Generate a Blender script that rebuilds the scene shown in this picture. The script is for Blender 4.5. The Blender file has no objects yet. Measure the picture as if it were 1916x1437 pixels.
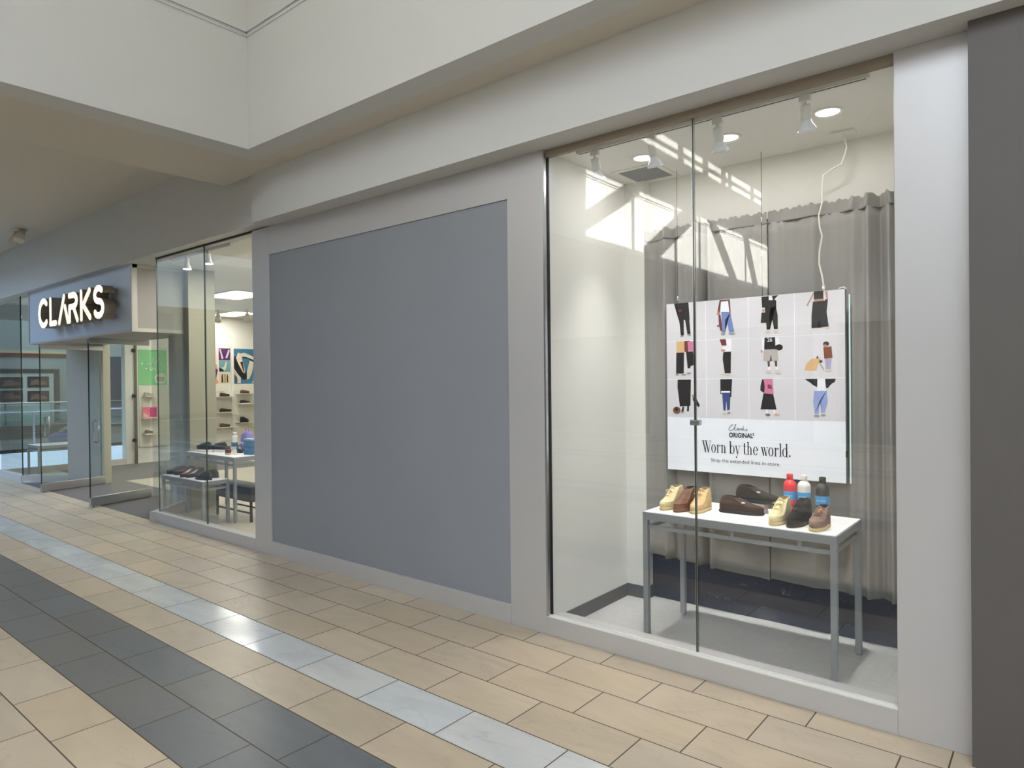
import bpy, bmesh, math, random
from mathutils import Vector, Matrix
random.seed(7)
C = bpy.context.scene.collection
S = bpy.context.scene
PI = math.pi

# ---------------------------------------------------------------- camera
cam_d = bpy.data.cameras.new('camera'); cam = bpy.data.objects.new('camera', cam_d); C.objects.link(cam)
cam_d.sensor_width = 36; cam_d.lens = 1263.28 / 1916 * 36; cam_d.clip_end = 200; cam_d.clip_start = .05
r_ = Vector((0.77155613, 0.63607637, -0.01039234)); d_ = Vector((-0.00430632, -0.0111135, -0.99992897)); f_ = Vector((-0.63614668, 0.77154608, -0.00583554))
m = Matrix(((r_.x, -d_.x, -f_.x), (r_.y, -d_.y, -f_.y), (r_.z, -d_.z, -f_.z))).to_4x4()
m.translation = Vector((0, 0, 1.767)); cam.matrix_world = m
S.camera = cam
# ---------------------------------------------------------------- world, sun, exposure
w = bpy.data.worlds.new('world'); S.world = w; w.use_nodes = True
bg = w.node_tree.nodes['Background']; bg.inputs[0].default_value = (.55, .72, 1, 1); bg.inputs[1].default_value = 1.0
S.view_settings.view_transform = 'Standard'; S.view_settings.look = 'None'; S.view_settings.gamma = 1
S.view_settings.exposure = 0.22
S.cycles.max_bounces = 10; S.cycles.diffuse_bounces = 5; S.cycles.glossy_bounces = 5; S.cycles.transparent_max_bounces = 24
S.cycles.sample_clamp_indirect = 25; S.cycles.caustics_reflective = False; S.cycles.caustics_refractive = False
def lamp(name, kind, loc, power, color=(1, 1, 1), size=1, size_y=None, aim=(0, 0, -1), **k):
    l = bpy.data.lights.new(name, kind); o = bpy.data.objects.new(name, l); C.objects.link(o)
    l.energy = power; l.color = color; o.location = loc
    if kind == 'AREA':
        l.size = size
        if size_y: l.shape = 'RECTANGLE'; l.size_y = size_y
    for a, v in k.items(): setattr(l, a, v)
    o.rotation_euler = Vector(aim).to_track_quat('-Z', 'Y').to_euler()
    return o
CA = 1.1                                        # sun: z drop per metre of travel in -x
lamp('sun', 'SUN', (5, -4, 14), 48, (1, .97, .90), aim=(-1, 0, -CA), angle=.006)
lamp('skylight_atrium', 'AREA', (2.2, -5.2, 6.5), 960, (.82, .91, 1), 8, 9)
lamp('skylight_concourse', 'AREA', (-17.2, -1.9, 6.4), 780, (.46, .68, 1), 9, 7.6)
lamp('skylight_far', 'AREA', (-29.5, 8, 6.5), 480, (.8, .9, 1), 8, 12)

# ---------------------------------------------------------------- materials
MATS = {}
def mat(name, col, rough=.6, metal=0, noise=0, nscale=8, bump=0, bscale=60, emit=None, es=0, spec=.5, coat=0):
    if name in MATS: return MATS[name]
    mt = bpy.data.materials.new(name); mt.use_nodes = True; n = mt.node_tree.nodes; l = mt.node_tree.links
    b = n['Principled BSDF']; b.inputs['Roughness'].default_value = rough; b.inputs['Metallic'].default_value = metal
    b.inputs['Specular IOR Level'].default_value = spec; b.inputs['Coat Weight'].default_value = coat
    c = (*col, 1)
    tc = n.new('ShaderNodeTexCoord')
    nz = n.new('ShaderNodeTexNoise'); nz.inputs['Scale'].default_value = nscale; nz.inputs['Detail'].default_value = 5
    l.new(tc.outputs['Object'], nz.inputs['Vector'])
    cr = n.new('ShaderNodeMix'); cr.data_type = 'RGBA'
    k = noise if noise else .03
    cr.inputs['A'].default_value = tuple(min(1, x * (1 - k)) for x in col) + (1,); cr.inputs['B'].default_value = tuple(min(1, x * (1 + k)) for x in col) + (1,)
    l.new(nz.outputs['Fac'], cr.inputs['Factor']); l.new(cr.outputs['Result'], b.inputs['Base Color'])
    if bump:
        n2 = n.new('ShaderNodeTexNoise'); n2.inputs['Scale'].default_value = bscale; n2.inputs['Detail'].default_value = 3
        l.new(tc.outputs['Object'], n2.inputs['Vector'])
        bp = n.new('ShaderNodeBump'); bp.inputs['Strength'].default_value = bump; bp.inputs['Distance'].default_value = .01
        l.new(n2.outputs['Fac'], bp.inputs['Height']); l.new(bp.outputs['Normal'], b.inputs['Normal'])
    if es:
        b.inputs['Emission Color'].default_value = (*(emit or col), 1); b.inputs['Emission Strength'].default_value = es
    MATS[name] = mt; return mt
def glass(name, tint=(.95, .975, .965), f0=.045, rough=0.0):
    mt = bpy.data.materials.new(name); mt.use_nodes = True; n = mt.node_tree.nodes; l = mt.node_tree.links
    n.remove(n['Principled BSDF']); out = n['Material Output']
    t = n.new('ShaderNodeBsdfTransparent'); t.inputs[0].default_value = (*tint, 1)
    g = n.new('ShaderNodeBsdfAnisotropic') if False else n.new('ShaderNodeBsdfGlossy'); g.inputs['Roughness'].default_value = rough
    geo = n.new('ShaderNodeNewGeometry')
    dt = n.new('ShaderNodeVectorMath'); dt.operation = 'DOT_PRODUCT'; l.new(geo.outputs['Incoming'], dt.inputs[0]); l.new(geo.outputs['Normal'], dt.inputs[1])
    ab = n.new('ShaderNodeMath'); ab.operation = 'ABSOLUTE'; l.new(dt.outputs['Value'], ab.inputs[0])
    om = n.new('ShaderNodeMath'); om.operation = 'SUBTRACT'; om.inputs[0].default_value = 1; l.new(ab.outputs[0], om.inputs[1])
    pw = n.new('ShaderNodeMath'); pw.operation = 'POWER'; l.new(om.outputs[0], pw.inputs[0]); pw.inputs[1].default_value = 5
    ma = n.new('ShaderNodeMath'); ma.operation = 'MULTIPLY_ADD'; l.new(pw.outputs[0], ma.inputs[0]); ma.inputs[1].default_value = 1 - f0; ma.inputs[2].default_value = f0
    mx = n.new('ShaderNodeMixShader'); l.new(ma.outputs[0], mx.inputs[0]); l.new(t.outputs[0], mx.inputs[1]); l.new(g.outputs[0], mx.inputs[2])
    l.new(mx.outputs[0], out.inputs['Surface']); MATS[name] = mt; return mt
def tile_mat(name, rough, spec=.5):
    """stone tile: per-tile colour from the mesh's own attribute, with veins"""
    mt = bpy.data.materials.new(name); mt.use_nodes = True; n = mt.node_tree.nodes; l = mt.node_tree.links
    b = n['Principled BSDF']; b.inputs['Specular IOR Level'].default_value = spec
    at = n.new('ShaderNodeVertexColor'); at.layer_name = 'tint'
    tc = n.new('ShaderNodeTexCoord'); mp = n.new('ShaderNodeMapping'); mp.inputs['Rotation'].default_value = (0, 0, .6); mp.inputs['Scale'].default_value = (1, 3, 1)
    l.new(tc.outputs['Object'], mp.inputs['Vector'])
    ad = n.new('ShaderNodeVectorMath'); l.new(mp.outputs['Vector'], ad.inputs[0])
    sc = n.new('ShaderNodeVectorMath'); sc.operation = 'SCALE'; sc.inputs['Scale'].default_value = 40; l.new(at.outputs['Color'], sc.inputs[0]); l.new(sc.outputs[0], ad.inputs[1])
    nz = n.new('ShaderNodeTexNoise'); nz.inputs['Scale'].default_value = 1.3; nz.inputs['Detail'].default_value = 8; nz.inputs['Roughness'].default_value = .6; nz.inputs['Distortion'].default_value = .8
    l.new(ad.outputs[0], nz.inputs['Vector'])
    rp = n.new('ShaderNodeMapRange'); rp.inputs[1].default_value = .25; rp.inputs[2].default_value = .75; rp.inputs[3].default_value = .84; rp.inputs[4].default_value = 1.10
    l.new(nz.outputs['Fac'], rp.inputs[0])
    mu = n.new('ShaderNodeVectorMath'); mu.operation = 'SCALE'; l.new(at.outputs['Color'], mu.inputs[0]); l.new(rp.outputs[0], mu.inputs['Scale'])
    # a thin dark vein
    n3 = n.new('ShaderNodeTexNoise'); n3.inputs['Scale'].default_value = .9; n3.inputs['Detail'].default_value = 4; n3.inputs['Distortion'].default_value = 1.5; l.new(ad.outputs[0], n3.inputs['Vector'])
    s3 = n.new('ShaderNodeMath'); s3.operation = 'SUBTRACT'; l.new(n3.outputs['Fac'], s3.inputs[0]); s3.inputs[1].default_value = .5
    a3 = n.new('ShaderNodeMath'); a3.operation = 'ABSOLUTE'; l.new(s3.outputs[0], a3.inputs[0])
    r3 = n.new('ShaderNodeMapRange'); l.new(a3.outputs[0], r3.inputs[0]); r3.inputs[1].default_value = 0; r3.inputs[2].default_value = .012; r3.inputs[3].default_value = .90; r3.inputs[4].default_value = 1
    m3 = n.new('ShaderNodeVectorMath'); m3.operation = 'SCALE'; l.new(mu.outputs[0], m3.inputs[0]); l.new(r3.outputs[0], m3.inputs['Scale'])
    l.new(m3.outputs[0], b.inputs['Base Color'])
    rr = n.new('ShaderNodeMapRange'); rr.inputs[3].default_value = rough * .8; rr.inputs[4].default_value = rough * 1.25; l.new(nz.outputs['Fac'], rr.inputs[0]); l.new(rr.outputs[0], b.inputs['Roughness'])
    MATS[name] = mt; return mt
def srgb(r, g, b):
    f = lambda c: ((c / 255 + .055) / 1.055) ** 2.4 if c > 10 else c / 255 / 12.92
    return (f(r), f(g), f(b))

# ---------------------------------------------------------------- mesh helpers
def box(bm, x0, x1, y0, y1, z0, z1, mi=0):
    v = [bm.verts.new(p) for p in ((x0, y0, z0), (x1, y0, z0), (x1, y1, z0), (x0, y1, z0), (x0, y0, z1), (x1, y0, z1), (x1, y1, z1), (x0, y1, z1))]
    for f in ((0, 3, 2, 1), (4, 5, 6, 7), (0, 1, 5, 4), (1, 2, 6, 5), (2, 3, 7, 6), (3, 0, 4, 7)):
        bm.faces.new([v[i] for i in f]).material_index = mi
def prism(bm, poly, z0, z1, mi=0, ax=2):
    """extrude a 2D polygon; ax=2 -> (x,y) up z; ax=1 -> (x,z) along y; ax=0 -> (y,z) along x"""
    def P(p, h): return (p[0], p[1], h) if ax == 2 else ((p[0], h, p[1]) if ax == 1 else (h, p[0], p[1]))
    a = [bm.verts.new(P(p, z0)) for p in poly]; b = [bm.verts.new(P(p, z1)) for p in poly]; n = len(poly)
    fs = [bm.faces.new(a[::-1]), bm.faces.new(b)]
    for i in range(n): fs.append(bm.faces.new((a[i], a[(i + 1) % n], b[(i + 1) % n], b[i])))
    for f in fs: f.material_index = mi
def wallseg(bm, p, q, t, z0, z1, mi=0):
    """upright slab from p to q, thickness t to the left of p->q"""
    d = Vector((q[0] - p[0], q[1] - p[1])); nrm = Vector((-d.y, d.x)).normalized() * t
    prism(bm, [(p[0], p[1]), (q[0], q[1]), (q[0] + nrm.x, q[1] + nrm.y), (p[0] + nrm.x, p[1] + nrm.y)], z0, z1, mi)
def tube(bm, pts, r, seg=10, caps=True, mi=0):
    pts = [Vector(p) for p in pts]; rings = []; up = None
    rs = r if isinstance(r, (list, tuple)) else [r] * len(pts)
    for i, p in enumerate(pts):
        t = (pts[min(i + 1, len(pts) - 1)] - pts[max(i - 1, 0)]).normalized()
        if up is None: up = Vector((0, 0, 1)) if abs(t.z) < .9 else Vector((1, 0, 0))
        a = (up - t * up.dot(t)).normalized(); b = t.cross(a); up = a
        rings.append([bm.verts.new(p + (a * math.cos(2 * PI * k / seg) + b * math.sin(2 * PI * k / seg)) * rs[i]) for k in range(seg)])
    for i in range(len(rings) - 1):
        for k in range(seg):
            f = bm.faces.new((rings[i][k], rings[i][(k + 1) % seg], rings[i + 1][(k + 1) % seg], rings[i + 1][k])); f.smooth = True; f.material_index = mi
    if caps:
        bm.faces.new(rings[0][::-1]).material_index = mi; bm.faces.new(rings[-1]).material_index = mi
def lathe(bm, prof, seg=32, c=(0, 0, 0), mi=0, smooth=True):
    rings = []
    for r, z in prof:
        rings.append([bm.verts.new((c[0] + r * math.cos(2 * PI * k / seg), c[1] + r * math.sin(2 * PI * k / seg), c[2] + z)) for k in range(seg)] if r > 1e-6 else [bm.verts.new((c[0], c[1], c[2] + z))])
    for a, b in zip(rings, rings[1:]):
        for k in range(seg):
            k2 = (k + 1) % seg
            if len(a) == 1 and len(b) == 1: continue
            if len(a) == 1: f = bm.faces.new((a[0], b[k2], b[k]))
            elif len(b) == 1: f = bm.faces.new((a[k], a[k2], b[0]))
            else: f = bm.faces.new((a[k], a[k2], b[k2], b[k]))
            f.smooth = smooth; f.material_index = mi
def obj(name, bm, mats, parent=None, loc=None, rotz=None, bevel=0, fixn=True):
    if fixn: bmesh.ops.recalc_face_normals(bm, faces=bm.faces)
    me = bpy.data.meshes.new(name); bm.to_mesh(me); bm.free()
    for mm in (mats if isinstance(mats, (list, tuple)) else [mats]): me.materials.append(mm)
    o = bpy.data.objects.new(name, me); C.objects.link(o)
    if parent: o.parent = parent
    if loc: o.location = loc
    if rotz is not None: o.rotation_euler = (0, 0, rotz)
    if bevel:
        b = o.modifiers.new('bevel', 'BEVEL'); b.width = bevel; b.segments = 2; b.limit_method = 'ANGLE'; b.harden_normals = False
    return o
def B(*a, **k):
    bm = bmesh.new(); box(bm, *a, **k); return bm
def tag(o, label, cat, group=None):
    o['label'] = label; o['category'] = cat
    if group: o['group'] = group
    return o
def thing(name, label, cat, loc=(0, 0, 0), rotz=0, group=None):
    o = bpy.data.objects.new(name, None); C.objects.link(o); o.empty_display_size = .1
    o.location = loc; o.rotation_euler = (0, 0, rotz); return tag(o, label, cat, group)
def struct(name, bm, mats, parent=None, bevel=0, label=None):
    o = obj(name, bm, mats, parent, bevel=bevel)
    if not parent: o['kind'] = 'structure'
    if label: o['label'] = label
    return o
def sroot(name, label=None, loc=(0, 0, 0), rotz=0):
    o = bpy.data.objects.new(name, None); C.objects.link(o); o['kind'] = 'structure'; o.location = loc; o.rotation_euler = (0, 0, rotz)
    if label: o['label'] = label
    return o
def copy_tree(o, parent=None):
    c = o.copy(); C.objects.link(c)
    if parent: c.parent = parent
    for ch in list(o.children): copy_tree(ch, c)
    return c

# ---------------------------------------------------------------- palette
cream = mat('wall_paint_cream', srgb(204, 204, 202), .75, noise=.02, nscale=3)
soff = mat('soffit_paint_beige', srgb(204, 198, 186), .8, noise=.02)
ceilm = mat('ceiling_paint', srgb(200, 194, 182), .8, noise=.02)
white = mat('white_paint', srgb(232, 231, 225), .55, noise=.01)
alu = mat('satin_aluminium_panel', srgb(196, 195, 197), .38, .35, noise=.02, nscale=2)
blue = mat('blue_grey_panel', srgb(140, 144, 152), .45, 0, noise=.03, nscale=1.5)
darkp = mat('charcoal_wall_panel', srgb(92, 88, 86), .55, noise=.04)
caulk = mat('white_caulk', srgb(225, 225, 220), .6, noise=.08, nscale=30)
grout = mat('grout', srgb(92, 80, 68), .9)
conc = mat('grey_floor_covering', srgb(186, 187, 188), .75, noise=.10, nscale=25)
navy = mat('navy_painted_wall', srgb(38, 42, 58), .5, noise=.12)
basegrey = mat('grey_vinyl_base', srgb(84, 86, 90), .5)
carpet = mat('grey_entry_carpet', srgb(118, 112, 112), .95, noise=.15, nscale=90, bump=.4, bscale=300)
shopfloor = mat('pale_shop_floor', srgb(190, 184, 166), .35, noise=.08, nscale=3)
gmetal = mat('grey_powder_coat', srgb(150, 155, 160), .42, .3)
tabletop_m = mat('white_laminate', srgb(238, 236, 236), .35)
chrome = mat('brushed_steel', srgb(190, 192, 194), .25, .9)
black = mat('black_rubber', srgb(24, 24, 26), .6)
dark = mat('dark_metal', srgb(48, 46, 44), .45, .5)
G = glass('window_glass', (.972, .978, .975), .055); GD = glass('green_tint_glass', (.955, .985, .972), .06)
edge = mat('glass_edge', srgb(58, 70, 64), .2, .1)
olive = mat('olive_grey_partition', srgb(160, 160, 142), .6)
beige_t = tile_mat('beige_stone_tile', .36); white_t = tile_mat('white_polished_tile', .13, .6); dark_t = tile_mat('charcoal_stone_tile', .36)

# ---------------------------------------------------------------- mall floor
YW = 3.748                                      # storefront plane
L = .6096; H = .3068; Y0 = 3.5577               # tile length, row depth, first grout line
phase = {0: .157, 1: 0, 2: .3435, 3: .17, 4: -.017, 5: .332, 6: .157, 7: .48, 8: .315, 9: .15}
bm = bmesh.new(); col = bm.loops.layers.float_color.new('tint')
def quad(x0, x1, y0, y1, z, mi, c):
    f = bm.faces.new([bm.verts.new(p) for p in ((x0, y0, z), (x1, y0, z), (x1, y1, z), (x0, y1, z))]); f.material_index = mi
    for lp in f.loops: lp[col] = (*c, 1)
gw = .0034
row = 0; yt = YW + .02
while yt > -12:
    yb = Y0 - H * row
    ph = phase.get(row, (row * .173) % .5175) * 1.178
    mi = 1 if row == 4 else (2 if row in (6, 7) else 0)
    if row > 9: mi = 1 if (row - 10) % 14 == 9 else (2 if (row - 10) % 14 in (6, 7) else 0)
    k = math.floor((-34 - ph) / L)
    while ph + k * L < 9:
        x0 = ph + k * L; v = random.uniform(.93, 1.05); t = random.uniform(-.012, .012)
        base = {0: srgb(197, 181, 159), 1: srgb(206, 207, 208), 2: srgb(112, 111, 112)}[mi]
        if mi == 1: v = random.uniform(.97, 1.02)
        quad(x0 + gw, x0 + L - gw, yb + gw, yt - gw if row else YW + .05, 0, mi, (base[0] * v + t, base[1] * v, base[2] * v - t))
        k += 1
    yt = yb; row += 1
quad(-40, 10, -12, YW + .05, -.0015, 3, (.2, .2, .2))
floor = struct('floor', bm, [beige_t, white_t, dark_t, grout], label='mall floor of beige stone tiles with white and charcoal bands')

# ---------------------------------------------------------------- atrium well and ceilings
# gaps in an added unseen wall let the sun onto the far wall
XW = -5.595; ZB = 3.835; YS = 3.15
struct('wall_atrium_left', B(XW - .25, XW + .002, -12, YS - .002, ZB - .001, 6.6), cream, label='cream bulkhead wall running across the mall')
struct('wall_atrium_front', B(XW - .25, 9, YS - .002, YS + .2, ZB - .001, 6.6), cream, label='cream bulkhead wall above the shop fronts')
bm = bmesh.new(); box(bm, XW, XW + .016, -12, YS, 4.86, 4.885); box(bm, XW, XW + .010, -12, YS, 4.82, 4.835)
struct('trim_1', bm, cream)
bm = bmesh.new(); box(bm, XW, 9, YS - .016, YS, 4.86, 4.885); box(bm, XW, 9, YS - .010, YS, 4.82, 4.835)
struct('trim_2', bm, cream)
bm = bmesh.new(); box(bm, -6.83, XW - .25, -12, 3.57, ZB - .001, 4.3); box(bm, XW - .25, 9, YS + .2, 3.57, ZB - .001, 4.3)
struct('ceiling_soffit', bm, soff, label='beige soffit band around the atrium opening')
bm = bmesh.new(); box(bm, -24, -6.80, 2.2, 3.9, 4.209, 6.6); box(bm, -12.5, -6.80, -12, 2.2, 4.209, 6.6); box(bm, -24, -12.5, -12, -6, 4.209, 6.6); box(bm, -24, -22, -6, 2.2, 4.209, 6.6); struct('ceiling_low', bm, ceilm, label='flat beige ceiling left of the atrium')
# roof over the well: flat part blocks the sun, steep part rises to the added sun mask
X0 = -2.0; dz = CA * (X0 - XW)
bm = bmesh.new()
box(bm, X0, 9.3, -12, 3.4, 6.62, 6.75)
prism(bm, [(X0, 10.6), (XW - .3, 6.62), (XW - .3, 6.75), (X0, 10.75)], -12, 3.4, ax=1)
struct('ceiling_atrium', bm, white)
# unseen added sun mask: openings and truss bars shaped to cast the patches
bm = bmesh.new(); t = .06
lo0, lo1 = 3.86 + dz, 4.93 + dz; up0, up1 = 5.77 + dz, 6.13 + dz
box(bm, X0 - t, X0, -12, 3.4, 6.62, lo0); box(bm, X0 - t, X0, -12, 3.4, lo1, up0); box(bm, X0 - t, X0, -12, 3.4, up1, 10.75)
box(bm, X0 - t, X0, -1.0, 3.4, lo0, lo1); box(bm, X0 - t, X0, -2.62, 3.4, up0, up1)
box(bm, X0 - t, X0, -12, -8.95, lo0, up1)
for y in (-2.42, -4.0, -5.05, -7.5): box(bm, X0 - t, X0, y - .05, y + .05, lo0, lo1)
for (ya, za, yb_, zb, wd) in ((-.95, 4.10, -2.6, 4.98, .12), (-2.85, 3.80, -4.85, 5.0, .17), (-5.50, 5.05, -6.85, 3.8, .14), (-7.40, 5.05, -8.15, 3.8, .14)):
    d = Vector((yb_ - ya, zb - za)).normalized(); nn = Vector((-d.y, d.x)) * wd
    prism(bm, [(ya + nn.x, za + nn.y + dz), (yb_ + nn.x, zb + nn.y + dz), (yb_ - nn.x, zb - nn.y + dz), (ya - nn.x, za - nn.y + dz)], X0 - t, X0 - .002, ax=0)
for y, hw in ((-4.25, .12), (-5.36, .14), (-6.28, .13), (-6.62, .10), (-7.95, .12), (-8.75, .2)): box(bm, X0 - t, X0 - .001, y - hw, y + hw, up0, up1)
box(bm, X0 - t, X0 - .003, -12, 3.4, up0 + .15, up0 + .18)
struct('wall_sun_mask', bm, white)
# outer shell of the hall (behind and beside the viewpoint)
struct('wall_right', B(9, 9.3, -12, 8, 0, 10.8), cream)
struct('wall_opposite', B(-40, 9.3, -12.3, -12, 0, 10.8), cream)
struct('ceiling_outer', B(-18, 9.3, 3.57, 20, 4.6, 4.7), ceilm)
bm = bmesh.new(); box(bm, -40, -24, -12, 20, 6.62, 6.75); box(bm, -24.0, -16.2, 3.9, 20, 4.6, 4.75); box(bm, -24.1, -24.0, -12, 20, 4.21, 6.75); box(bm, -24, -5.8, -12, 3.9, 6.6, 6.75); box(bm, -40.2, -40, -12, 20, 0, 6.7); struct('ceiling_concourse', bm, ceilm)
struct('wall_back', B(-40, 9.3, 20, 20.2, 0, 7), cream)

# ---------------------------------------------------------------- shop front: fascia, pilasters, panels
ZS = 3.356
bm = bmesh.new(); box(bm, -6.26, 9, 3.552, 3.95, ZS, 4.0); struct('wall_fascia', bm, cream, label='cream fascia beam above the windows')
bm = bmesh.new(); box(bm, -17.0, -6.26, 3.65, 3.95, 3.375, 4.3); struct('wall_upper_left', bm, cream, label='cream wall above the shop entrance')
bm = bmesh.new(); box(bm, -3.122, -2.800, YW, 3.90, 0, ZS); o = struct('wall_pilaster', bm, alu, bevel=.003, label='satin metal pilaster between blue panel and window')
bm = bmesh.new(); box(bm, -.655, -.345, YW, 3.90, 0, ZS); struct('wall_pilaster.001', bm, alu, bevel=.003, label='satin metal pilaster beside the charcoal wall')
bm = bmesh.new(); box(bm, -6.612, -6.300, YW, 3.90, 0, ZS); struct('wall_pilaster.002', bm, alu, bevel=.003, label='satin metal pilaster left of the blue panel')
bm = bmesh.new(); box(bm, -6.300, -3.122, YW + .002, 3.90, 3.073, ZS); box(bm, -6.298, -3.124, YW + .0, 3.90, 0, .142)
struct('wall_panel_surround', bm, alu, bevel=.002)
struct('wall_blue_panel', B(-6.300, -3.122, YW + .014, 3.88, .14, 3.075), blue, label='large blank blue grey panel in the shop front')
struct('wall_charcoal', B(-.343, 9, 3.655, 3.95, 0, ZS), darkp, label='charcoal wall at the right end of the shop front')
bm = bmesh.new(); box(bm, -2.800, -.655, YW, 3.90, 0, .125); box(bm, -6.612 - 2.42, -6.612, YW, 3.86, 0, .125)
struct('wall_plinth', bm, alu, bevel=.002, label='low metal plinth below the windows')

# ---------------------------------------------------------------- window 1 (display window)
w1 = sroot('window_1', 'tall display window with two frameless panes')
GY = 3.785
for i, (a, b) in enumerate(((-2.786, -1.7135), (-1.7105, -.657))):
    p = struct('pane', B(a, b, GY, GY + .010, .132, 3.312), G, w1)
bm = bmesh.new(); box(bm, -1.7165, -1.7075, GY - .001, GY + .011, .132, 3.312); struct('pane_joint', bm, edge, w1)
bm = bmesh.new(); box(bm, -1.7185, -1.7165, GY - .003, GY - .001, .132, 3.312); box(bm, -1.7075, -1.7055, GY - .003, GY - .001, .132, 3.312); struct('joint_bead', bm, chrome, w1)
bm = bmesh.new(); box(bm, -1.742, -1.682, GY - .014, GY + .024, 1.487, 1.520); struct('clip', bm, chrome, w1, bevel=.004)
bm = bmesh.new(); box(bm, -2.800, -2.786, YW - .001, GY + .02, .13, 3.33); struct('jamb_channel', bm, chrome, w1)
bm = bmesh.new(); box(bm, -2.786, -2.780, GY - .006, GY + .016, .13, 3.33); struct('jamb_gasket', bm, black, w1)
bm = bmesh.new(); box(bm, -2.80, -.655, GY - .012, GY + .022, 3.306, ZS); struct('head_channel', bm, mat('bronze_channel', srgb(150, 138, 124), .45, .3), w1)
bm = bmesh.new(); box(bm, -2.80, -.655, YW + .001, YW + .006, .125, .131); box(bm, -2.80, -.655, GY - .018, GY - .001, .125, .137); box(bm, -2.80, -.655, YW + .006, GY - .018, .125, .1275)
struct('window_sill', bm, caulk, w1)

# ---------------------------------------------------------------- display bay room
struct('floor_display', B(-2.79, -.60, 3.86, 4.95, -.02, .001), conc, label='pale grey floor inside the display window')
struct('wall_display_left', B(-2.95, -2.79, 3.80, 5.0, 0, 3.36), white)
struct('wall_display_right', B(-.62, -.50, 3.80, 5.0, 0, 3.36), white)
bm = bmesh.new(); box(bm, -2.95, -.5, 4.95, 5.05, .62, 3.36); struct('wall_display_back', bm, white)
# painted navy lower wall with scuffs
sc = bpy.data.materials.new('scuffed_navy'); sc.use_nodes = True; n = sc.node_tree.nodes; l = sc.node_tree.links; b = n['Principled BSDF']; b.inputs['Roughness'].default_value = .45
tc = n.new('ShaderNodeTexCoord'); mp = n.new('ShaderNodeMapping'); mp.inputs['Scale'].default_value = (1, 1, 2.5); l.new(tc.outputs['Object'], mp.inputs[0])
nz = n.new('ShaderNodeTexNoise'); nz.inputs['Scale'].default_value = 9; nz.inputs['Detail'].default_value = 10; nz.inputs['Roughness'].default_value = .75; nz.inputs['Distortion'].default_value = 1.2; l.new(mp.outputs[0], nz.inputs[0])
cr = n.new('ShaderNodeValToRGB'); cr.color_ramp.elements[0].position = .605; cr.color_ramp.elements[0].color = (*srgb(30, 35, 62), 1); cr.color_ramp.elements[1].position = .70; cr.color_ramp.elements[1].color = (*srgb(140, 146, 162), 1)
l.new(nz.outputs['Fac'], cr.inputs[0]); l.new(cr.outputs[0], b.inputs['Base Color'])
struct('wall_display_kick', B(-2.95, -.5, 4.949, 5.05, 0, .62), sc, label='scuffed navy lower wall under the curtains')
struct('wall_display_return', B(-2.79, -2.615, 4.845, 4.96, 0, 3.36), white)
bm = bmesh.new(); box(bm, -2.792, -2.782, 3.87, 4.845, 0, .10); box(bm, -2.790, -2.607, 4.836, 4.846, 0, .10); box(bm, -2.616, -2.606, 4.84, 4.95, 0, .10)
struct('baseboard_display', bm, basegrey)
struct('ceiling_display', B(-2.95, -.5, 3.80, 5.05, 3.352, 3.45), white)

# ================================================================ THINGS IN THE DISPLAY WINDOW
def display_table(x0, x1, y0, y1, h, label, under=True, tb=.042):
    """metal frame table, white top; base centre is the thing's origin"""
    cx, cy = (x0 + x1) / 2, (y0 + y1) / 2; a, b_ = (x1 - x0) / 2, (y1 - y0) / 2
    t = thing('display_table', label, 'table', (cx, cy, .001))
    lg = .036
    obj('tabletop', B(-a + .006, a - .006, -b_ + .006, b_ - .006, h - .016, h), tabletop_m, t, bevel=.002)
    bm = bmesh.new()
    box(bm, -a, a, -b_, -b_ + .03, h - tb - .012, h - .004); box(bm, -a, a, b_ - .03, b_, h - tb - .012, h - .004)
    box(bm, -a, -a + .03, -b_ + .03, b_ - .03, h - tb - .012, h - .004); box(bm, a - .03, a, -b_ + .03, b_ - .03, h - tb - .012, h - .004)
    obj('top_frame', bm, gmetal, t, bevel=.0015)
    for sx in (-1, 1):
        for sy in (-1, 1):
            x = sx * (a - lg / 2); y = sy * (b_ - lg / 2)
            g = obj('leg', B(x - lg / 2, x + lg / 2, y - lg / 2, y + lg / 2, .012, h - tb - .012), gmetal, t, bevel=.002)
            bm = bmesh.new(); lathe(bm, [(0, 0), (.014, 0), (.014, .004), (.006, .006), (.006, .014), (0, .014)], 14, (x, y, 0)); obj('levelling_foot', bm, chrome, g)
    z = h - tb - .075; bm = bmesh.new()
    for sy in (-1, 1):
        y = sy * (b_ - .03); box(bm, -a + lg, a - lg, y - .011, y + .011, z, z + .024)
    for sx in (-1, 1):
        x = sx * (a - .03); box(bm, x - .011, x + .011, -b_ + lg, b_ - lg, z, z + .024)
    for k in (-.33, .0, .33):
        for sy in (-1, 1): box(bm, k * 2 * a - .011, k * 2 * a + .011, sy * (b_ - .03) - .010, sy * (b_ - .03) + .010, z + .024, h - tb - .012)
    obj('stretcher', bm, gmetal, t)
    return t
TX0, TX1, TY0, TY1, TZ = -2.243, -1.016, 4.104, 4.702, .864
display_table(TX0, TX1, TY0, TY1, TZ, 'grey metal table with white top in the tall display window')
TT = TZ + .0015

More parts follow.
